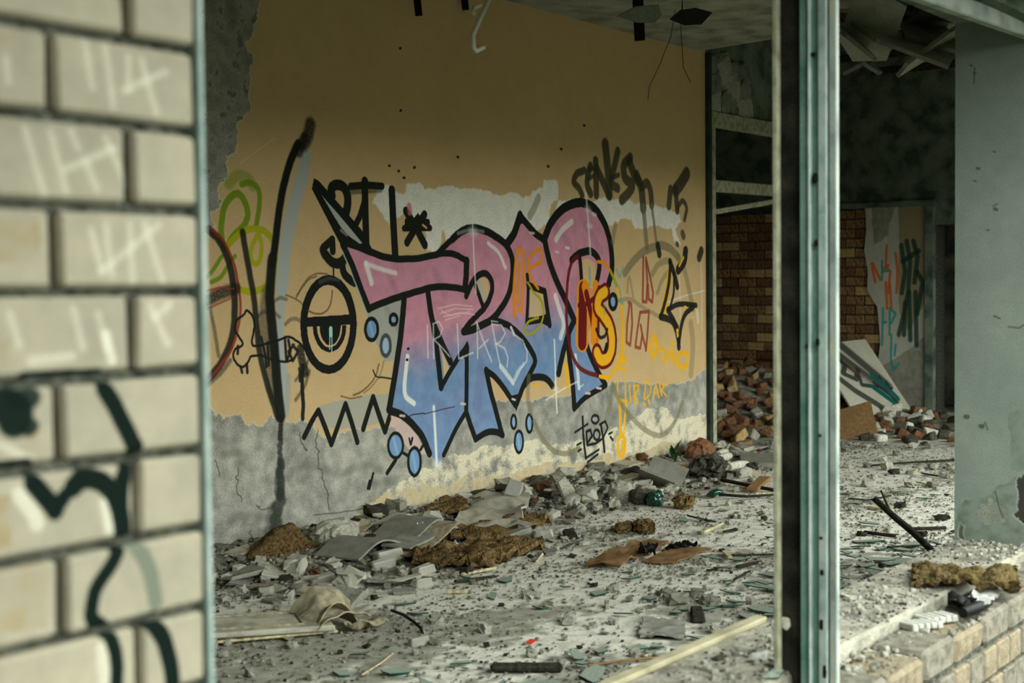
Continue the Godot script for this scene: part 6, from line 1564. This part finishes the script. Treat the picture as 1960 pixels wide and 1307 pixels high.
	# near middle and right
	single("charred_plank", cbox(0.3, 0.035, 0.07, 0.008, 0.008), M.wood_dark, at(Vector3(4.762, 0.015, -3.439), -0.95), "short charred plank in the near floor", "plank")
	single("red_scrap", mat_sheet(0.05, 0.03, 0.015, 2.0, 51, 0.003, 6), M.red, at(Vector3(5.145, 0.000, -3.692), 0.3), "tiny bright red plastic scrap on the floor", "scrap")
	single("yellow_reed", tube([Vector3(4.935, 0.010, -3.246), Vector3(5.065, 0.016, -3.162), Vector3(5.226, 0.012, -3.058), Vector3(5.325, 0.010, -3.033)], [0.007, 0.006, 0.005, 0.004], 5), M.wood_orange, Transform3D(), "long thin yellow reed behind the pale sill lath", "reed")
	single("dark_tar_sheet", mat_sheet(0.34, 0.2, 0.03, 0.9, 52, 0.008), M.board_grey, at(Vector3(5.676, 0.000, -3.320), 0.5), "curling dark grey sheet in front of the window post", "sheet")
	single("dark_board", cbox(0.24, 0.03, 0.06, 0.005, 0.005), M.wood_dark, at(Vector3(5.987, 0.015, -3.308), 0.55), "dark board piece beside the grey blocks", "board")
	single("standing_glass", plate(PackedVector2Array([Vector2(-0.05, 0), Vector2(0.05, -0.01), Vector2(0.02, -0.1)]), 0.005, M.glass_edge, M.glass_edge), null, at(Vector3(6.743, 0.000, -3.702), 0.5, -1.2, 0.0), "green glass splinter standing upright among the shards", "glass")
	# right of the post
	var sk := thing("charred_stick", Vector3(8.232, 0.000, -2.974), "charred dark stick leaning up from behind the sill", "stick")
	var a0: Vector3 = Vector3(7.522, 0.134, -2.700) - sk.position
	var foot := 0.0
	var a1: Vector3 = Vector3(7.415, 0.422, -3.000) - sk.position
	foot = (a0.y + sk.position.y) / (a1.y - a0.y)
	part("shaft", tube([a0 - (a1 - a0) * foot, a0, a0.lerp(a1, 0.35) + Vector3(0, 0.008, 0), a0.lerp(a1, 0.7), a1], [0.022, 0.021, 0.022, 0.02, 0.018], 6), M.wood_dark, sk)
	part("twig", tube([a0.lerp(a1, 0.72), a0.lerp(a1, 0.95) + Vector3(0.06, 0.05, 0.0)], [0.008, 0.005], 5), M.wood_dark, sk)
	single("dark_lath", tube([Vector3(8.595, 0.012, -3.541), Vector3(8.558, 0.012, -3.319)], [0.012], 4), M.wood_dark, Transform3D(), "short dark lath on the floor left of the leaning stick", "lath")
	single("dark_lath", tube([Vector3(8.872, 0.012, -3.329), Vector3(9.015, 0.014, -3.160)], [0.012], 4), M.wood_dark, Transform3D(), "short dark lath on the floor beside the grey jamb", "lath")
	single("thin_twig", tube([Vector3(9.877, 0.012, -4.190), Vector3(9.853, 0.016, -4.034), Vector3(10.191, 0.012, -3.988)], [0.006], 5), M.wood_dark, Transform3D(), "thin dark twig on the pale floor beyond the post", "twig")
	single("thin_twig", tube([Vector3(11.704, 0.020, -4.773), Vector3(12.007, 0.020, -4.628), Vector3(12.484, 0.020, -4.283)], [0.01], 5), M.wood_dark, Transform3D(), "thin dark twig farthest off before the end wall", "twig")

const LUMPS = [[5.94, -3.79, 0.077, "b"], [5.78, -4.03, 0.060, "p"], [5.89, -4.24, 0.056, "p"], [5.93, -4.22, 0.045, "p"], [6.27, -3.96, 0.063, "p"], [6.68, -3.92, 0.042, "p"], [6.18, -3.53, 0.104, "g"], [6.39, -3.53, 0.068, "g"], [6.27, -3.39, 0.077, "g"], [6.40, -3.23, 0.050, "p"], [6.29, -3.64, 0.073, "g"], [5.54, -3.75, 0.068, "p"], [5.55, -3.62, 0.036, "p"], [5.66, -3.58, 0.042, "p"], [5.95, -3.60, 0.038, "p"], [5.19, -3.99, 0.066, "p"], [4.97, -3.56, 0.043, "p"], [5.22, -3.19, 0.047, "p"], [5.77, -3.10, 0.055, "p"], [5.03, -3.55, 0.029, "p"], [5.28, -3.60, 0.030, "p"], [6.31, -4.11, 0.041, "d"], [5.27, -4.65, 0.049, "p"], [5.20, -4.28, 0.058, "p"], [4.84, -4.09, 0.094, "b"], [4.88, -4.03, 0.044, "g"], [4.67, -4.25, 0.034, "d"], [4.78, -4.30, 0.060, "s"], [4.48, -4.53, 0.044, "p"], [4.20, -4.67, 0.043, "p"], [4.30, -4.84, 0.049, "p"], [4.36, -4.81, 0.045, "p"], [4.16, -4.09, 0.045, "p"], [5.14, -5.57, 0.064, "p"], [5.18, -5.42, 0.075, "p"], [5.23, -5.57, 0.035, "p"], [4.94, -5.47, 0.050, "p"], [5.18, -5.25, 0.068, "p"], [5.24, -5.17, 0.034, "p"], [5.07, -5.27, 0.101, "s"], [5.49, -5.59, 0.066, "d"], [5.44, -5.90, 0.104, "b"], [5.55, -5.81, 0.080, "p"], [5.65, -5.76, 0.043, "p"], [5.88, -5.60, 0.081, "p"], [5.79, -5.44, 0.067, "p"], [6.07, -5.39, 0.151, "b"], [6.23, -5.49, 0.177, "b"], [6.37, -5.45, 0.078, "s"], [6.03, -5.16, 0.028, "p"], [6.08, -5.64, 0.096, "d"], [5.70, -5.57, 0.061, "r"], [5.50, -5.38, 0.047, "p"], [5.49, -5.01, 0.040, "p"], [6.26, -5.96, 0.100, "p"], [5.79, -6.16, 0.058, "p"], [5.65, -6.01, 0.038, "p"], [5.24, -5.90, 0.060, "p"], [9.04, -6.36, 0.069, "p"], [8.80, -6.33, 0.067, "p"], [9.10, -6.27, 0.111, "g"], [8.02, -5.55, 0.151, "b"], [7.92, -5.34, 0.126, "s"], [7.83, -4.99, 0.101, "b"], [7.50, -4.79, 0.069, "b"], [7.28, -4.81, 0.088, "b"], [7.33, -4.99, 0.048, "p"], [8.22, -5.41, 0.091, "b"], [8.66, -5.46, 0.103, "p"], [8.62, -5.79, 0.072, "d"], [10.05, -5.65, 0.080, "b"], [9.87, -5.11, 0.094, "b"], [9.41, -5.42, 0.050, "p"], [9.07, -4.89, 0.048, "p"], [9.18, -4.82, 0.048, "p"], [9.31, -4.75, 0.040, "p"], [9.95, -6.34, 0.119, "s"], [9.63, -6.21, 0.142, "s"], [9.21, -5.10, 0.040, "p"], [7.75, -5.04, 0.050, "p"], [7.95, -4.88, 0.043, "d"], [6.45, -3.83, 0.029, "p"], [6.65, -3.41, 0.034, "p"], [6.73, -3.53, 0.029, "p"], [5.57, -3.32, 0.025, "p"], [5.19, -3.46, 0.024, "d"], [5.66, -4.24, 0.033, "d"], [5.39, -4.32, 0.038, "p"], [5.72, -4.47, 0.028, "p"], [4.96, -4.32, 0.025, "d"], [4.53, -4.28, 0.029, "d"], [4.24, -4.40, 0.023, "p"], [4.34, -3.96, 0.027, "p"], [7.67, -3.13, 0.044, "p"], [7.64, -3.04, 0.043, "d"], [7.51, -2.84, 0.036, "p"], [8.53, -3.53, 0.056, "d"], [9.73, -3.74, 0.078, "d"], [8.73, -3.21, 0.056, "d"], [9.38, -3.32, 0.081, "d"], [11.11, -4.49, 0.054, "p"], [8.68, -3.29, 0.035, "p"], [7.44, -3.08, 0.036, "p"]]

func glass_zone(x: float, near: bool, z: float) -> String:
	if near:
		return "behind the sill left of the post" if x < 5.6 else "behind the sill near the post" if x < 6.9 else "behind the sill right of the post"
	return open_floor(x, z)

var taken := []      # circles on the floor: x, z, radius

func vacant(x: float, z: float, radius: float) -> bool:
	for c: Vector3 in taken:
		var dx := c.x - x
		var dz := c.y - z
		var s := c.z + radius
		if dx * dx + dz * dz < s * s:
			return false
	taken.append(Vector3(x, z, radius))
	return true

func take_things() -> void:
	for o in get_children():
		if o is MeshInstance3D and o.has_meta("category") and not o.has_meta("kind") and not str(o.name).begins_with("brick_fragment"):
			var b: AABB = o.transform * o.mesh.get_aabb()
			var n := maxi(1, int(maxf(b.size.x, b.size.z) / maxf(0.03, minf(b.size.x, b.size.z))))
			if b.position.y < 0.3:
				for k in n:
					taken.append(Vector3(b.position.x + b.size.x * (0.5 if b.size.x < b.size.z else (k + 0.5) / n), b.position.z + b.size.z * (0.5 if b.size.x >= b.size.z else (k + 0.5) / n), minf(b.size.x, b.size.z) * 0.42))

func along(x: float) -> String:
	return "under the grey wall left of the painted eye" if x < 6.7 else "under the zigzag teeth and blue bubbles" if x < 7.9 else "under the big pink and blue letters" if x < 9.7 else "under the orange and yellow tags" if x < 11.2 else "in the far corner by the door frame"

func open_floor(x: float, z: float) -> String:
	if x > 9.6:
		return "on the far floor beyond the brown paper"
	if z > -3.3:
		return "on the floor close behind the sill"
	return "on the near floor left of the crumpled box" if x < 5.3 else "on the floor in front of the brown mats" if x < 7.2 else "on the pale floor around the brown paper"

func build_scatter() -> void:
	var pale := []
	var flat := []
	var bars := []
	var thin := []
	for k in 8:
		pale.append(lump(Vector3(1, rng.randf_range(0.45, 0.75), rng.randf_range(0.6, 0.9)), 3, 0.3, 0.7, 0.8, 100 + k))
		flat.append(shard(0.55, rng.randf_range(1.0, 1.35), 5 + k % 3, 0.1, M.lump_grey, M.lump_grey))
		thin.append(cbox(1.0, 0.07, rng.randf_range(0.25, 0.6), 0.015, 0.06))
		bars.append(cbox(1.0, rng.randf_range(0.28, 0.42), rng.randf_range(0.3, 0.45), 0.05, 0.05))
	var label := {
		"w": ["plaster_lump", "pale broken plaster lump in the rubble along the painted wall", "plaster lumps along the painted wall", "grey mortar lump in the rubble along the painted wall", "mortar lumps along the painted wall", "flat broken render piece in the rubble along the painted wall", "render pieces along the painted wall", "white bar shaped brick piece along the painted wall", "white brick pieces along the painted wall", "dark lump in the rubble along the painted wall", "dark lumps along the painted wall"],
		"f": ["plaster_lump", "pale broken plaster lump lying on the open floor", "plaster lumps on the open floor", "grey mortar lump lying on the open floor", "mortar lumps on the open floor", "flat broken render piece lying on the open floor", "render pieces on the open floor", "white bar shaped brick piece on the open floor", "white brick pieces on the open floor", "dark lump lying on the open floor", "dark lumps on the open floor"],
	}
	var put := func(x: float, z: float, size: float, kind: String) -> void:
		var l: Array = label["w" if z < -5.55 else "f"].map(func(s: String): return s.replace("along the painted wall", along(x)).replace("on the open floor", open_floor(x, z)))
		var y := bank(x, z)
		var turn := rng.randf() * TAU
		var s := Vector3.ONE * size
		match kind:
			"p":
				single("plaster_lump", pale[rng.randi() % 8], M.lump_pale, Transform3D(Basis.from_euler(Vector3(rng.randf_range(-0.3, 0.3), turn, rng.randf_range(-0.3, 0.3))).scaled(s), Vector3(x, y + size * 0.28, z)), l[1], "rubble", l[2])
			"g":
				single("mortar_lump", pale[rng.randi() % 8], M.lump_grey, Transform3D(Basis.from_euler(Vector3(rng.randf_range(-0.3, 0.3), turn, rng.randf_range(-0.3, 0.3))).scaled(s), Vector3(x, y + size * 0.27, z)), l[3], "rubble", l[4])
			"d":
				single("dark_lump", pale[rng.randi() % 8], M.lump_dark, Transform3D(Basis.from_euler(Vector3(rng.randf_range(-0.3, 0.3), turn, rng.randf_range(-0.3, 0.3))).scaled(s * Vector3(1, 0.8, 1)), Vector3(x, y + size * 0.22, z)), l[9], "rubble", l[10])
			"r":
				single("brick_crumb", pale[rng.randi() % 8], M.lump_brick, Transform3D(Basis.from_euler(Vector3(0.1, turn, 0.1)).scaled(s), Vector3(x, y + size * 0.25, z)), "reddish brick crumb " + (along(x) if z < -5.55 else open_floor(x, z)), "brick", "reddish brick crumbs " + (along(x) if z < -5.55 else open_floor(x, z)))
			"s":
				single("render_piece", flat[rng.randi() % 8], null, Transform3D(Basis.from_euler(Vector3(rng.randf_range(-0.25, 0.25), turn, rng.randf_range(-0.25, 0.25))).scaled(s), Vector3(x, y + size * 0.1, z)), l[5], "rubble", l[6])
			"t":
				single("board_splinter", thin[rng.randi() % 8], [M.board, M.board_grey, M.paper, M.lump_pale][rng.randi() % 4], Transform3D(Basis.from_euler(Vector3(rng.randf_range(-0.15, 0.3), rng.randf_range(-0.8, 0.8), rng.randf_range(-0.15, 0.15))).scaled(s * 2.0), Vector3(x, y + size * 0.15, z)), "flat splintered board piece " + (along(x) if z < -5.55 else open_floor(x, z)), "board", "board pieces " + (along(x) if z < -5.55 else open_floor(x, z)))
			"b":
				single("white_brick_piece", bars[rng.randi() % 8], M.lump_pale, Transform3D(Basis.from_euler(Vector3(rng.randf_range(-0.1, 0.1), rng.randf_range(-0.4, 0.6), rng.randf_range(-0.12, 0.12))).scaled(s), Vector3(x, y + size * 0.15, z)), l[7], "brick", l[8])
	for e in LUMPS:
		taken.append(Vector3(e[0], e[1], e[2] * 0.45))
		put.call(e[0], e[1], e[2], e[3])
	take_things()
	# more of the same, thick along the wall and thin over the open floor
	for k in 2600:
		var x := rng.randf_range(5.2, 12.6)
		var reach := 1.5 if x < 7.6 else 0.95
		var z := -6.34 + reach * pow(rng.randf(), 1.5)
		if absf(x - 6.05) < 0.34 and z < -5.55:
			continue
		var size := 0.035 + 0.12 * pow(rng.randf(), 2)
		if not vacant(x, z, size * 0.43):
			continue
		put.call(x, z, size, ["p", "g", "s", "s", "s", "b", "t", "t", "p", "d"][rng.randi() % 10] if rng.randf() > 0.015 else "r")
	for k in 170:
		var x := rng.randf_range(3.8, 11.5)
		var z := rng.randf_range(-5.6, -2.5)
		if not vacant(x, z, 0.025):
			continue
		put.call(x, z, rng.randf_range(0.018, 0.05), ["p", "p", "p", "g", "g", "s", "s", "d"][rng.randi() % 8])
	for k in 60:
		var x := rng.randf_range(10.5, 15.5)
		var z := rng.randf_range(-6.0, -3.5)
		if not vacant(x, z, 0.05):
			continue
		put.call(x, z, rng.randf_range(0.04, 0.1), ["p", "p", "g", "d"][rng.randi() % 4])
	# window glass that fell inwards
	var glass := []
	for k in 10:
		glass.append(shard(0.5, rng.randf_range(1.0, 1.6), 3 + k % 4, 0.05, M.glass_dusty, M.glass_edge))
	for k in 400:
		var near := k < 290
		var x := rng.randf_range(4.4, 8.6) if near else rng.randf_range(4.2, 10.5)
		var z := -2.35 - 1.1 * pow(rng.randf(), 1.4) if near else rng.randf_range(-5.0, -2.5)
		var size := rng.randf_range(0.07, 0.2) if near else rng.randf_range(0.05, 0.13)
		if not vacant(x, z, size * 0.3):
			continue
		single("glass_shard", glass[rng.randi() % 10], null, Transform3D(Basis.from_euler(Vector3(rng.randf_range(-0.12, 0.12), rng.randf() * TAU, rng.randf_range(-0.12, 0.12))).scaled(Vector3(size, 0.12, size)), Vector3(x, 0.006 + rng.randf() * 0.012, z)), "dusty green glass shard " + glass_zone(x, near, z), "glass", "glass shards " + glass_zone(x, near, z))
	# splinters and sticks
	for k in 30:
		var x := rng.randf_range(5.0, 12.0)
		var z := rng.randf_range(-6.2, -2.6)
		var l := rng.randf_range(0.08, 0.32)
		single("wood_splinter", cbox(l, 0.012, rng.randf_range(0.01, 0.03), 0.003, 0.004), M.wood_dark if k % 3 else M.wood_pale, at(Vector3(x, bank(x, z) + 0.014, z), rng.randf_range(-0.9, 1.2), 0, rng.randf_range(-0.06, 0.06)), "dark wood splinter lying in the dust" if k % 3 else "pale wood splinter lying in the dust", "splinter", "dark splinters" if k % 3 else "pale splinters")

func build_sill_things() -> void:
	var T := 0.42
	single("pale_lath", cbox(1.1, 0.022, 0.045, 0.004, 0.002), M.wood_grey, at((Vector3(3.537, 0.420, -2.231) + Vector3(4.324, 0.420, -2.218)) / 2 + Vector3(0, 0.012, 0), 0.0), "pale wooden lath lying along the inner edge of the sill", "lath")
	single("brown_rag", mat_sheet(0.38, 0.3, 0.06, 0.9, 61, 0.02, 40), M.rag, at(Vector3(5.501, 0.425, -1.850), -1.25), "matted brown rag lying across the right end of the sill", "rag")
	single("tile_bit", cbox(0.05, 0.018, 0.03, 0.003, 0.001), M.orange, at(Vector3(5.560, 0.420, -1.953) + Vector3(0, 0.01, 0), 0.3), "small orange tile bit in front of the brown rag", "tile")
	single("clear_glass_bit", plate(PackedVector2Array([Vector2(-0.03, -0.02), Vector2(0.03, -0.015), Vector2(0.02, 0.02), Vector2(-0.02, 0.02)]), 0.005, M.glass_dusty, M.glass_edge), null, at(Vector3(5.485, 0.420, -1.994) + Vector3(0, 0.005, 0), 0.2), "pale green glass bit beside the orange tile bit", "glass")
	var wr := thing("torn_wrapper", Vector3(5.248, 0.420, -1.737) + Vector3(0, -0.04, 0), "torn black and white wrapper on the outer ledge of the sill", "wrapper")
	part("white_sheet", mat_sheet(0.2, 0.08, 0.03, 1.8, 62, 0.002, 10), M.white_plastic, wr, at(Vector3(0.14, 0.02, 0.0), 0.1, 0.1))
	part("black_sheet", mat_sheet(0.16, 0.1, 0.05, 2.2, 63, 0.003, 10), M.black, wr, at(Vector3(-0.02, 0.01, -0.03), 0.4))
	part("black_roll", tube([Vector3(-0.2, 0.03, 0.03), Vector3(-0.1, 0.035, 0.05), Vector3(0.04, 0.025, 0.05)], [0.02, 0.022, 0.012], 8), M.black, wr)
	part("white_strip", mat_sheet(0.12, 0.05, 0.02, 2.0, 64, 0.002, 8), M.white_plastic, wr, at(Vector3(-0.02, 0.04, 0.05), 0.2))
	for e in [[Vector3(4.881, 0.420, -1.801), 0.0, "ribbed white foam piece on the sill edge"], [Vector3(5.004, 0.420, -1.792), 0.06, "second ribbed white foam piece just behind it"]]:
		var fp := thing("foam_piece", e[0] + Vector3(0, -0.045, 0), e[2], "foam")
		for k in 5:
			part("rib", cbox(0.026, 0.024, 0.085, 0.004, 0.002), M.foam, fp, at(Vector3(-0.056 + k * 0.028, 0.014, 0).rotated(Vector3.UP, -0.5), -0.5))
	single("white_flake", mat_sheet(0.1, 0.04, 0.02, 1.5, 65, 0.003, 8), M.white_plastic, at(Vector3(4.023, 0.420, -2.009), 0.1), "white plastic flake on the sill left of the post", "flake")
	single("dark_flake", cbox(0.06, 0.01, 0.025, 0.003, 0.002), M.wood_dark, at(Vector3(3.956, 0.420, -2.108) + Vector3(0, 0.005, 0), 0.0), "dark flake on the sill beside the pale lath", "flake")
	single("glass_sliver", plate(PackedVector2Array([Vector2(-0.06, -0.02), Vector2(0.06, -0.015), Vector2(0.05, 0.02), Vector2(-0.04, 0.025)]), 0.005, M.glass_dusty, M.glass_edge), null, at(Vector3(3.886, 0.420, -1.889) + Vector3(0, 0.004, 0), 0.2), "green glass sliver on the sill at the foot of the post", "glass")
	single("curved_shell", sheet(8, 4, 0.004, func(u: float, v: float) -> Vector3: return Vector3((u - 0.5) * 0.1, 0.02 * pow(absf(u - 0.5) * 2, 2), (v - 0.5) * 0.04)), M.foam, at(Vector3(5.035, 0.420, -2.120), -0.9), "small curved white shell at the sill edge right of the post", "shell")
	var bits := []
	for k in 6:
		bits.append(lump(Vector3(1, 0.7, 0.8), 2, 0.3, 0.5, 0.9, 130 + k))
	var spots := [[Vector3(5.040, 0.420, -2.064), 0.12, 0.03, 26], [Vector3(4.789, 0.420, -1.981), 0.09, 0.04, 34], [Vector3(5.062, 0.420, -1.951), 0.10, 0.03, 22], [Vector3(4.746, 0.420, -1.764), 0.06, 0.03, 26], [Vector3(6.327, 0.420, -2.052), 0.20, 0.04, 60], [Vector3(6.205, 0.420, -1.900), 0.15, 0.05, 36], [Vector3(4.238, 0.420, -1.770), 0.06, 0.03, 20], [Vector3(4.551, 0.420, -1.790), 0.10, 0.03, 22], [Vector3(3.879, 0.420, -2.026), 0.30, 0.05, 30], [Vector3(4.180, 0.420, -2.031), 0.20, 0.05, 24], [Vector3(5.085, 0.420, -1.612), 0.10, 0.02, 12]]
	for e in spots:
		for k in e[3]:
			var p: Vector3 = e[0] + Vector3(rng.randfn(0, e[1]), 0, rng.randfn(0, e[2]))
			p.z = clampf(p.z, -2.2, -1.68)
			var on := 0.42 if p.z < -1.86 else 0.372
			var s := 0.008 + 0.02 * pow(rng.randf(), 1.5)
			single("plaster_crumb", bits[rng.randi() % 6], M.lump_pale if rng.randf() < 0.75 else M.lump_grey, Transform3D(Basis.from_euler(Vector3(rng.randf(), rng.randf() * TAU, 0)).scaled(Vector3.ONE * s), Vector3(p.x, on + s * 0.25, p.z)), "white plaster crumb on the sill " + ("left of the post" if p.x < 4.0 else "just right of the post" if p.x < 5.0 else "by the foam pieces and wrapper" if p.x < 5.6 else "at the foot of the grey jamb"), "rubble", "plaster crumbs on the sill " + ("left of the post" if p.x < 4.0 else "just right of the post" if p.x < 5.0 else "by the foam pieces and wrapper" if p.x < 5.6 else "at the foot of the grey jamb"))

func crumbs(called: String, label: String, mesh: Mesh, m: Material, places: Array) -> void:
	var mm := MultiMesh.new()
	mm.transform_format = MultiMesh.TRANSFORM_3D
	mm.mesh = mesh
	mm.instance_count = places.size()
	for k in places.size():
		mm.set_instance_transform(k, places[k])
	var o := MultiMeshInstance3D.new()
	o.name = called
	o.multimesh = mm
	o.material_override = m
	add_child(o)
	tag(o, label, "crumbs")
	o.set_meta("kind", "stuff")

func build_gravel() -> void:
	# the low bank of dust and crumbs along the wall foot
	var st := SurfaceTool.new()
	st.begin(Mesh.PRIMITIVE_TRIANGLES)
	for i in 150:
		for j in 24:
			for e: Vector2i in [Vector2i(i, j), Vector2i(i + 1, j), Vector2i(i + 1, j + 1), Vector2i(i, j), Vector2i(i + 1, j + 1), Vector2i(i, j + 1)]:
				var x := 5.0 + 7.5 * e.x / 150.0
				var z := -6.335 + 1.5 * e.y / 24.0
				st.add_vertex(Vector3(x, bank(x, z) - 0.008 + 0.01 * sin(x * 31.0) * sin(z * 43.0) * minf(1.0, bank(x, z) * 30.0), z))
	st.generate_normals()
	var b := single("rubble_bank", st.commit(), M.dirt, Transform3D(), "low bank of grey dust and crumbs along the painted wall", "rubble bank")
	b.set_meta("kind", "stuff")
	var noise := FastNoiseLite.new()
	noise.seed = 12
	noise.frequency = 0.7
	var sets := [[], [], []]
	for k in 64000:
		var x := rng.randf_range(3.4, 13.5)
		var z := rng.randf_range(-6.36, -2.24)
		var n := noise.get_noise_2d(x, z) * 0.5 + 0.5
		if z < -5.4:
			n += 0.35
		if z > -3.2:
			n += 0.1
		if rng.randf() > n * n * 1.3:
			continue
		var s := (0.005 + 0.013 * pow(rng.randf(), 2)) * (1.5 if z < -5.4 else 1.0)
		sets[[0, 0, 0, 0, 0, 1, 1, 1, 1, 1, 1, 1, 1, 2][rng.randi() % 14]].append(Transform3D(Basis.from_euler(Vector3(rng.randf() * 3, rng.randf() * TAU, 0)).scaled(Vector3(s, s * 0.7, s)), Vector3(x, bank(x, z) + s * 0.15, z)))
	for k in 1500:
		var x := rng.randf_range(3.2, 6.44)
		var z := rng.randf_range(-2.2, -1.67)
		var s := rng.randf_range(0.004, 0.012)
		sets[[0, 1, 1, 2][rng.randi() % 4]].append(Transform3D(Basis.from_euler(Vector3(rng.randf() * 3, rng.randf() * TAU, 0)).scaled(Vector3(s, s * 0.7, s)), Vector3(x, (0.42 if z < -1.86 else 0.37) + s * 0.2, z)))
	var g := lump(Vector3(1, 0.8, 0.9), 2, 0.3, 0.5, 0.9, 150)
	crumbs("pale_crumbs", "fine pale plaster crumbs strewn over floor and sill", g, M.lump_pale, sets[0])
	crumbs("grey_crumbs", "fine grey mortar crumbs strewn over floor and sill", g, M.lump_grey, sets[1])
	crumbs("dark_crumbs", "fine dark crumbs strewn over floor and sill", g, M.lump_dark, sets[2])
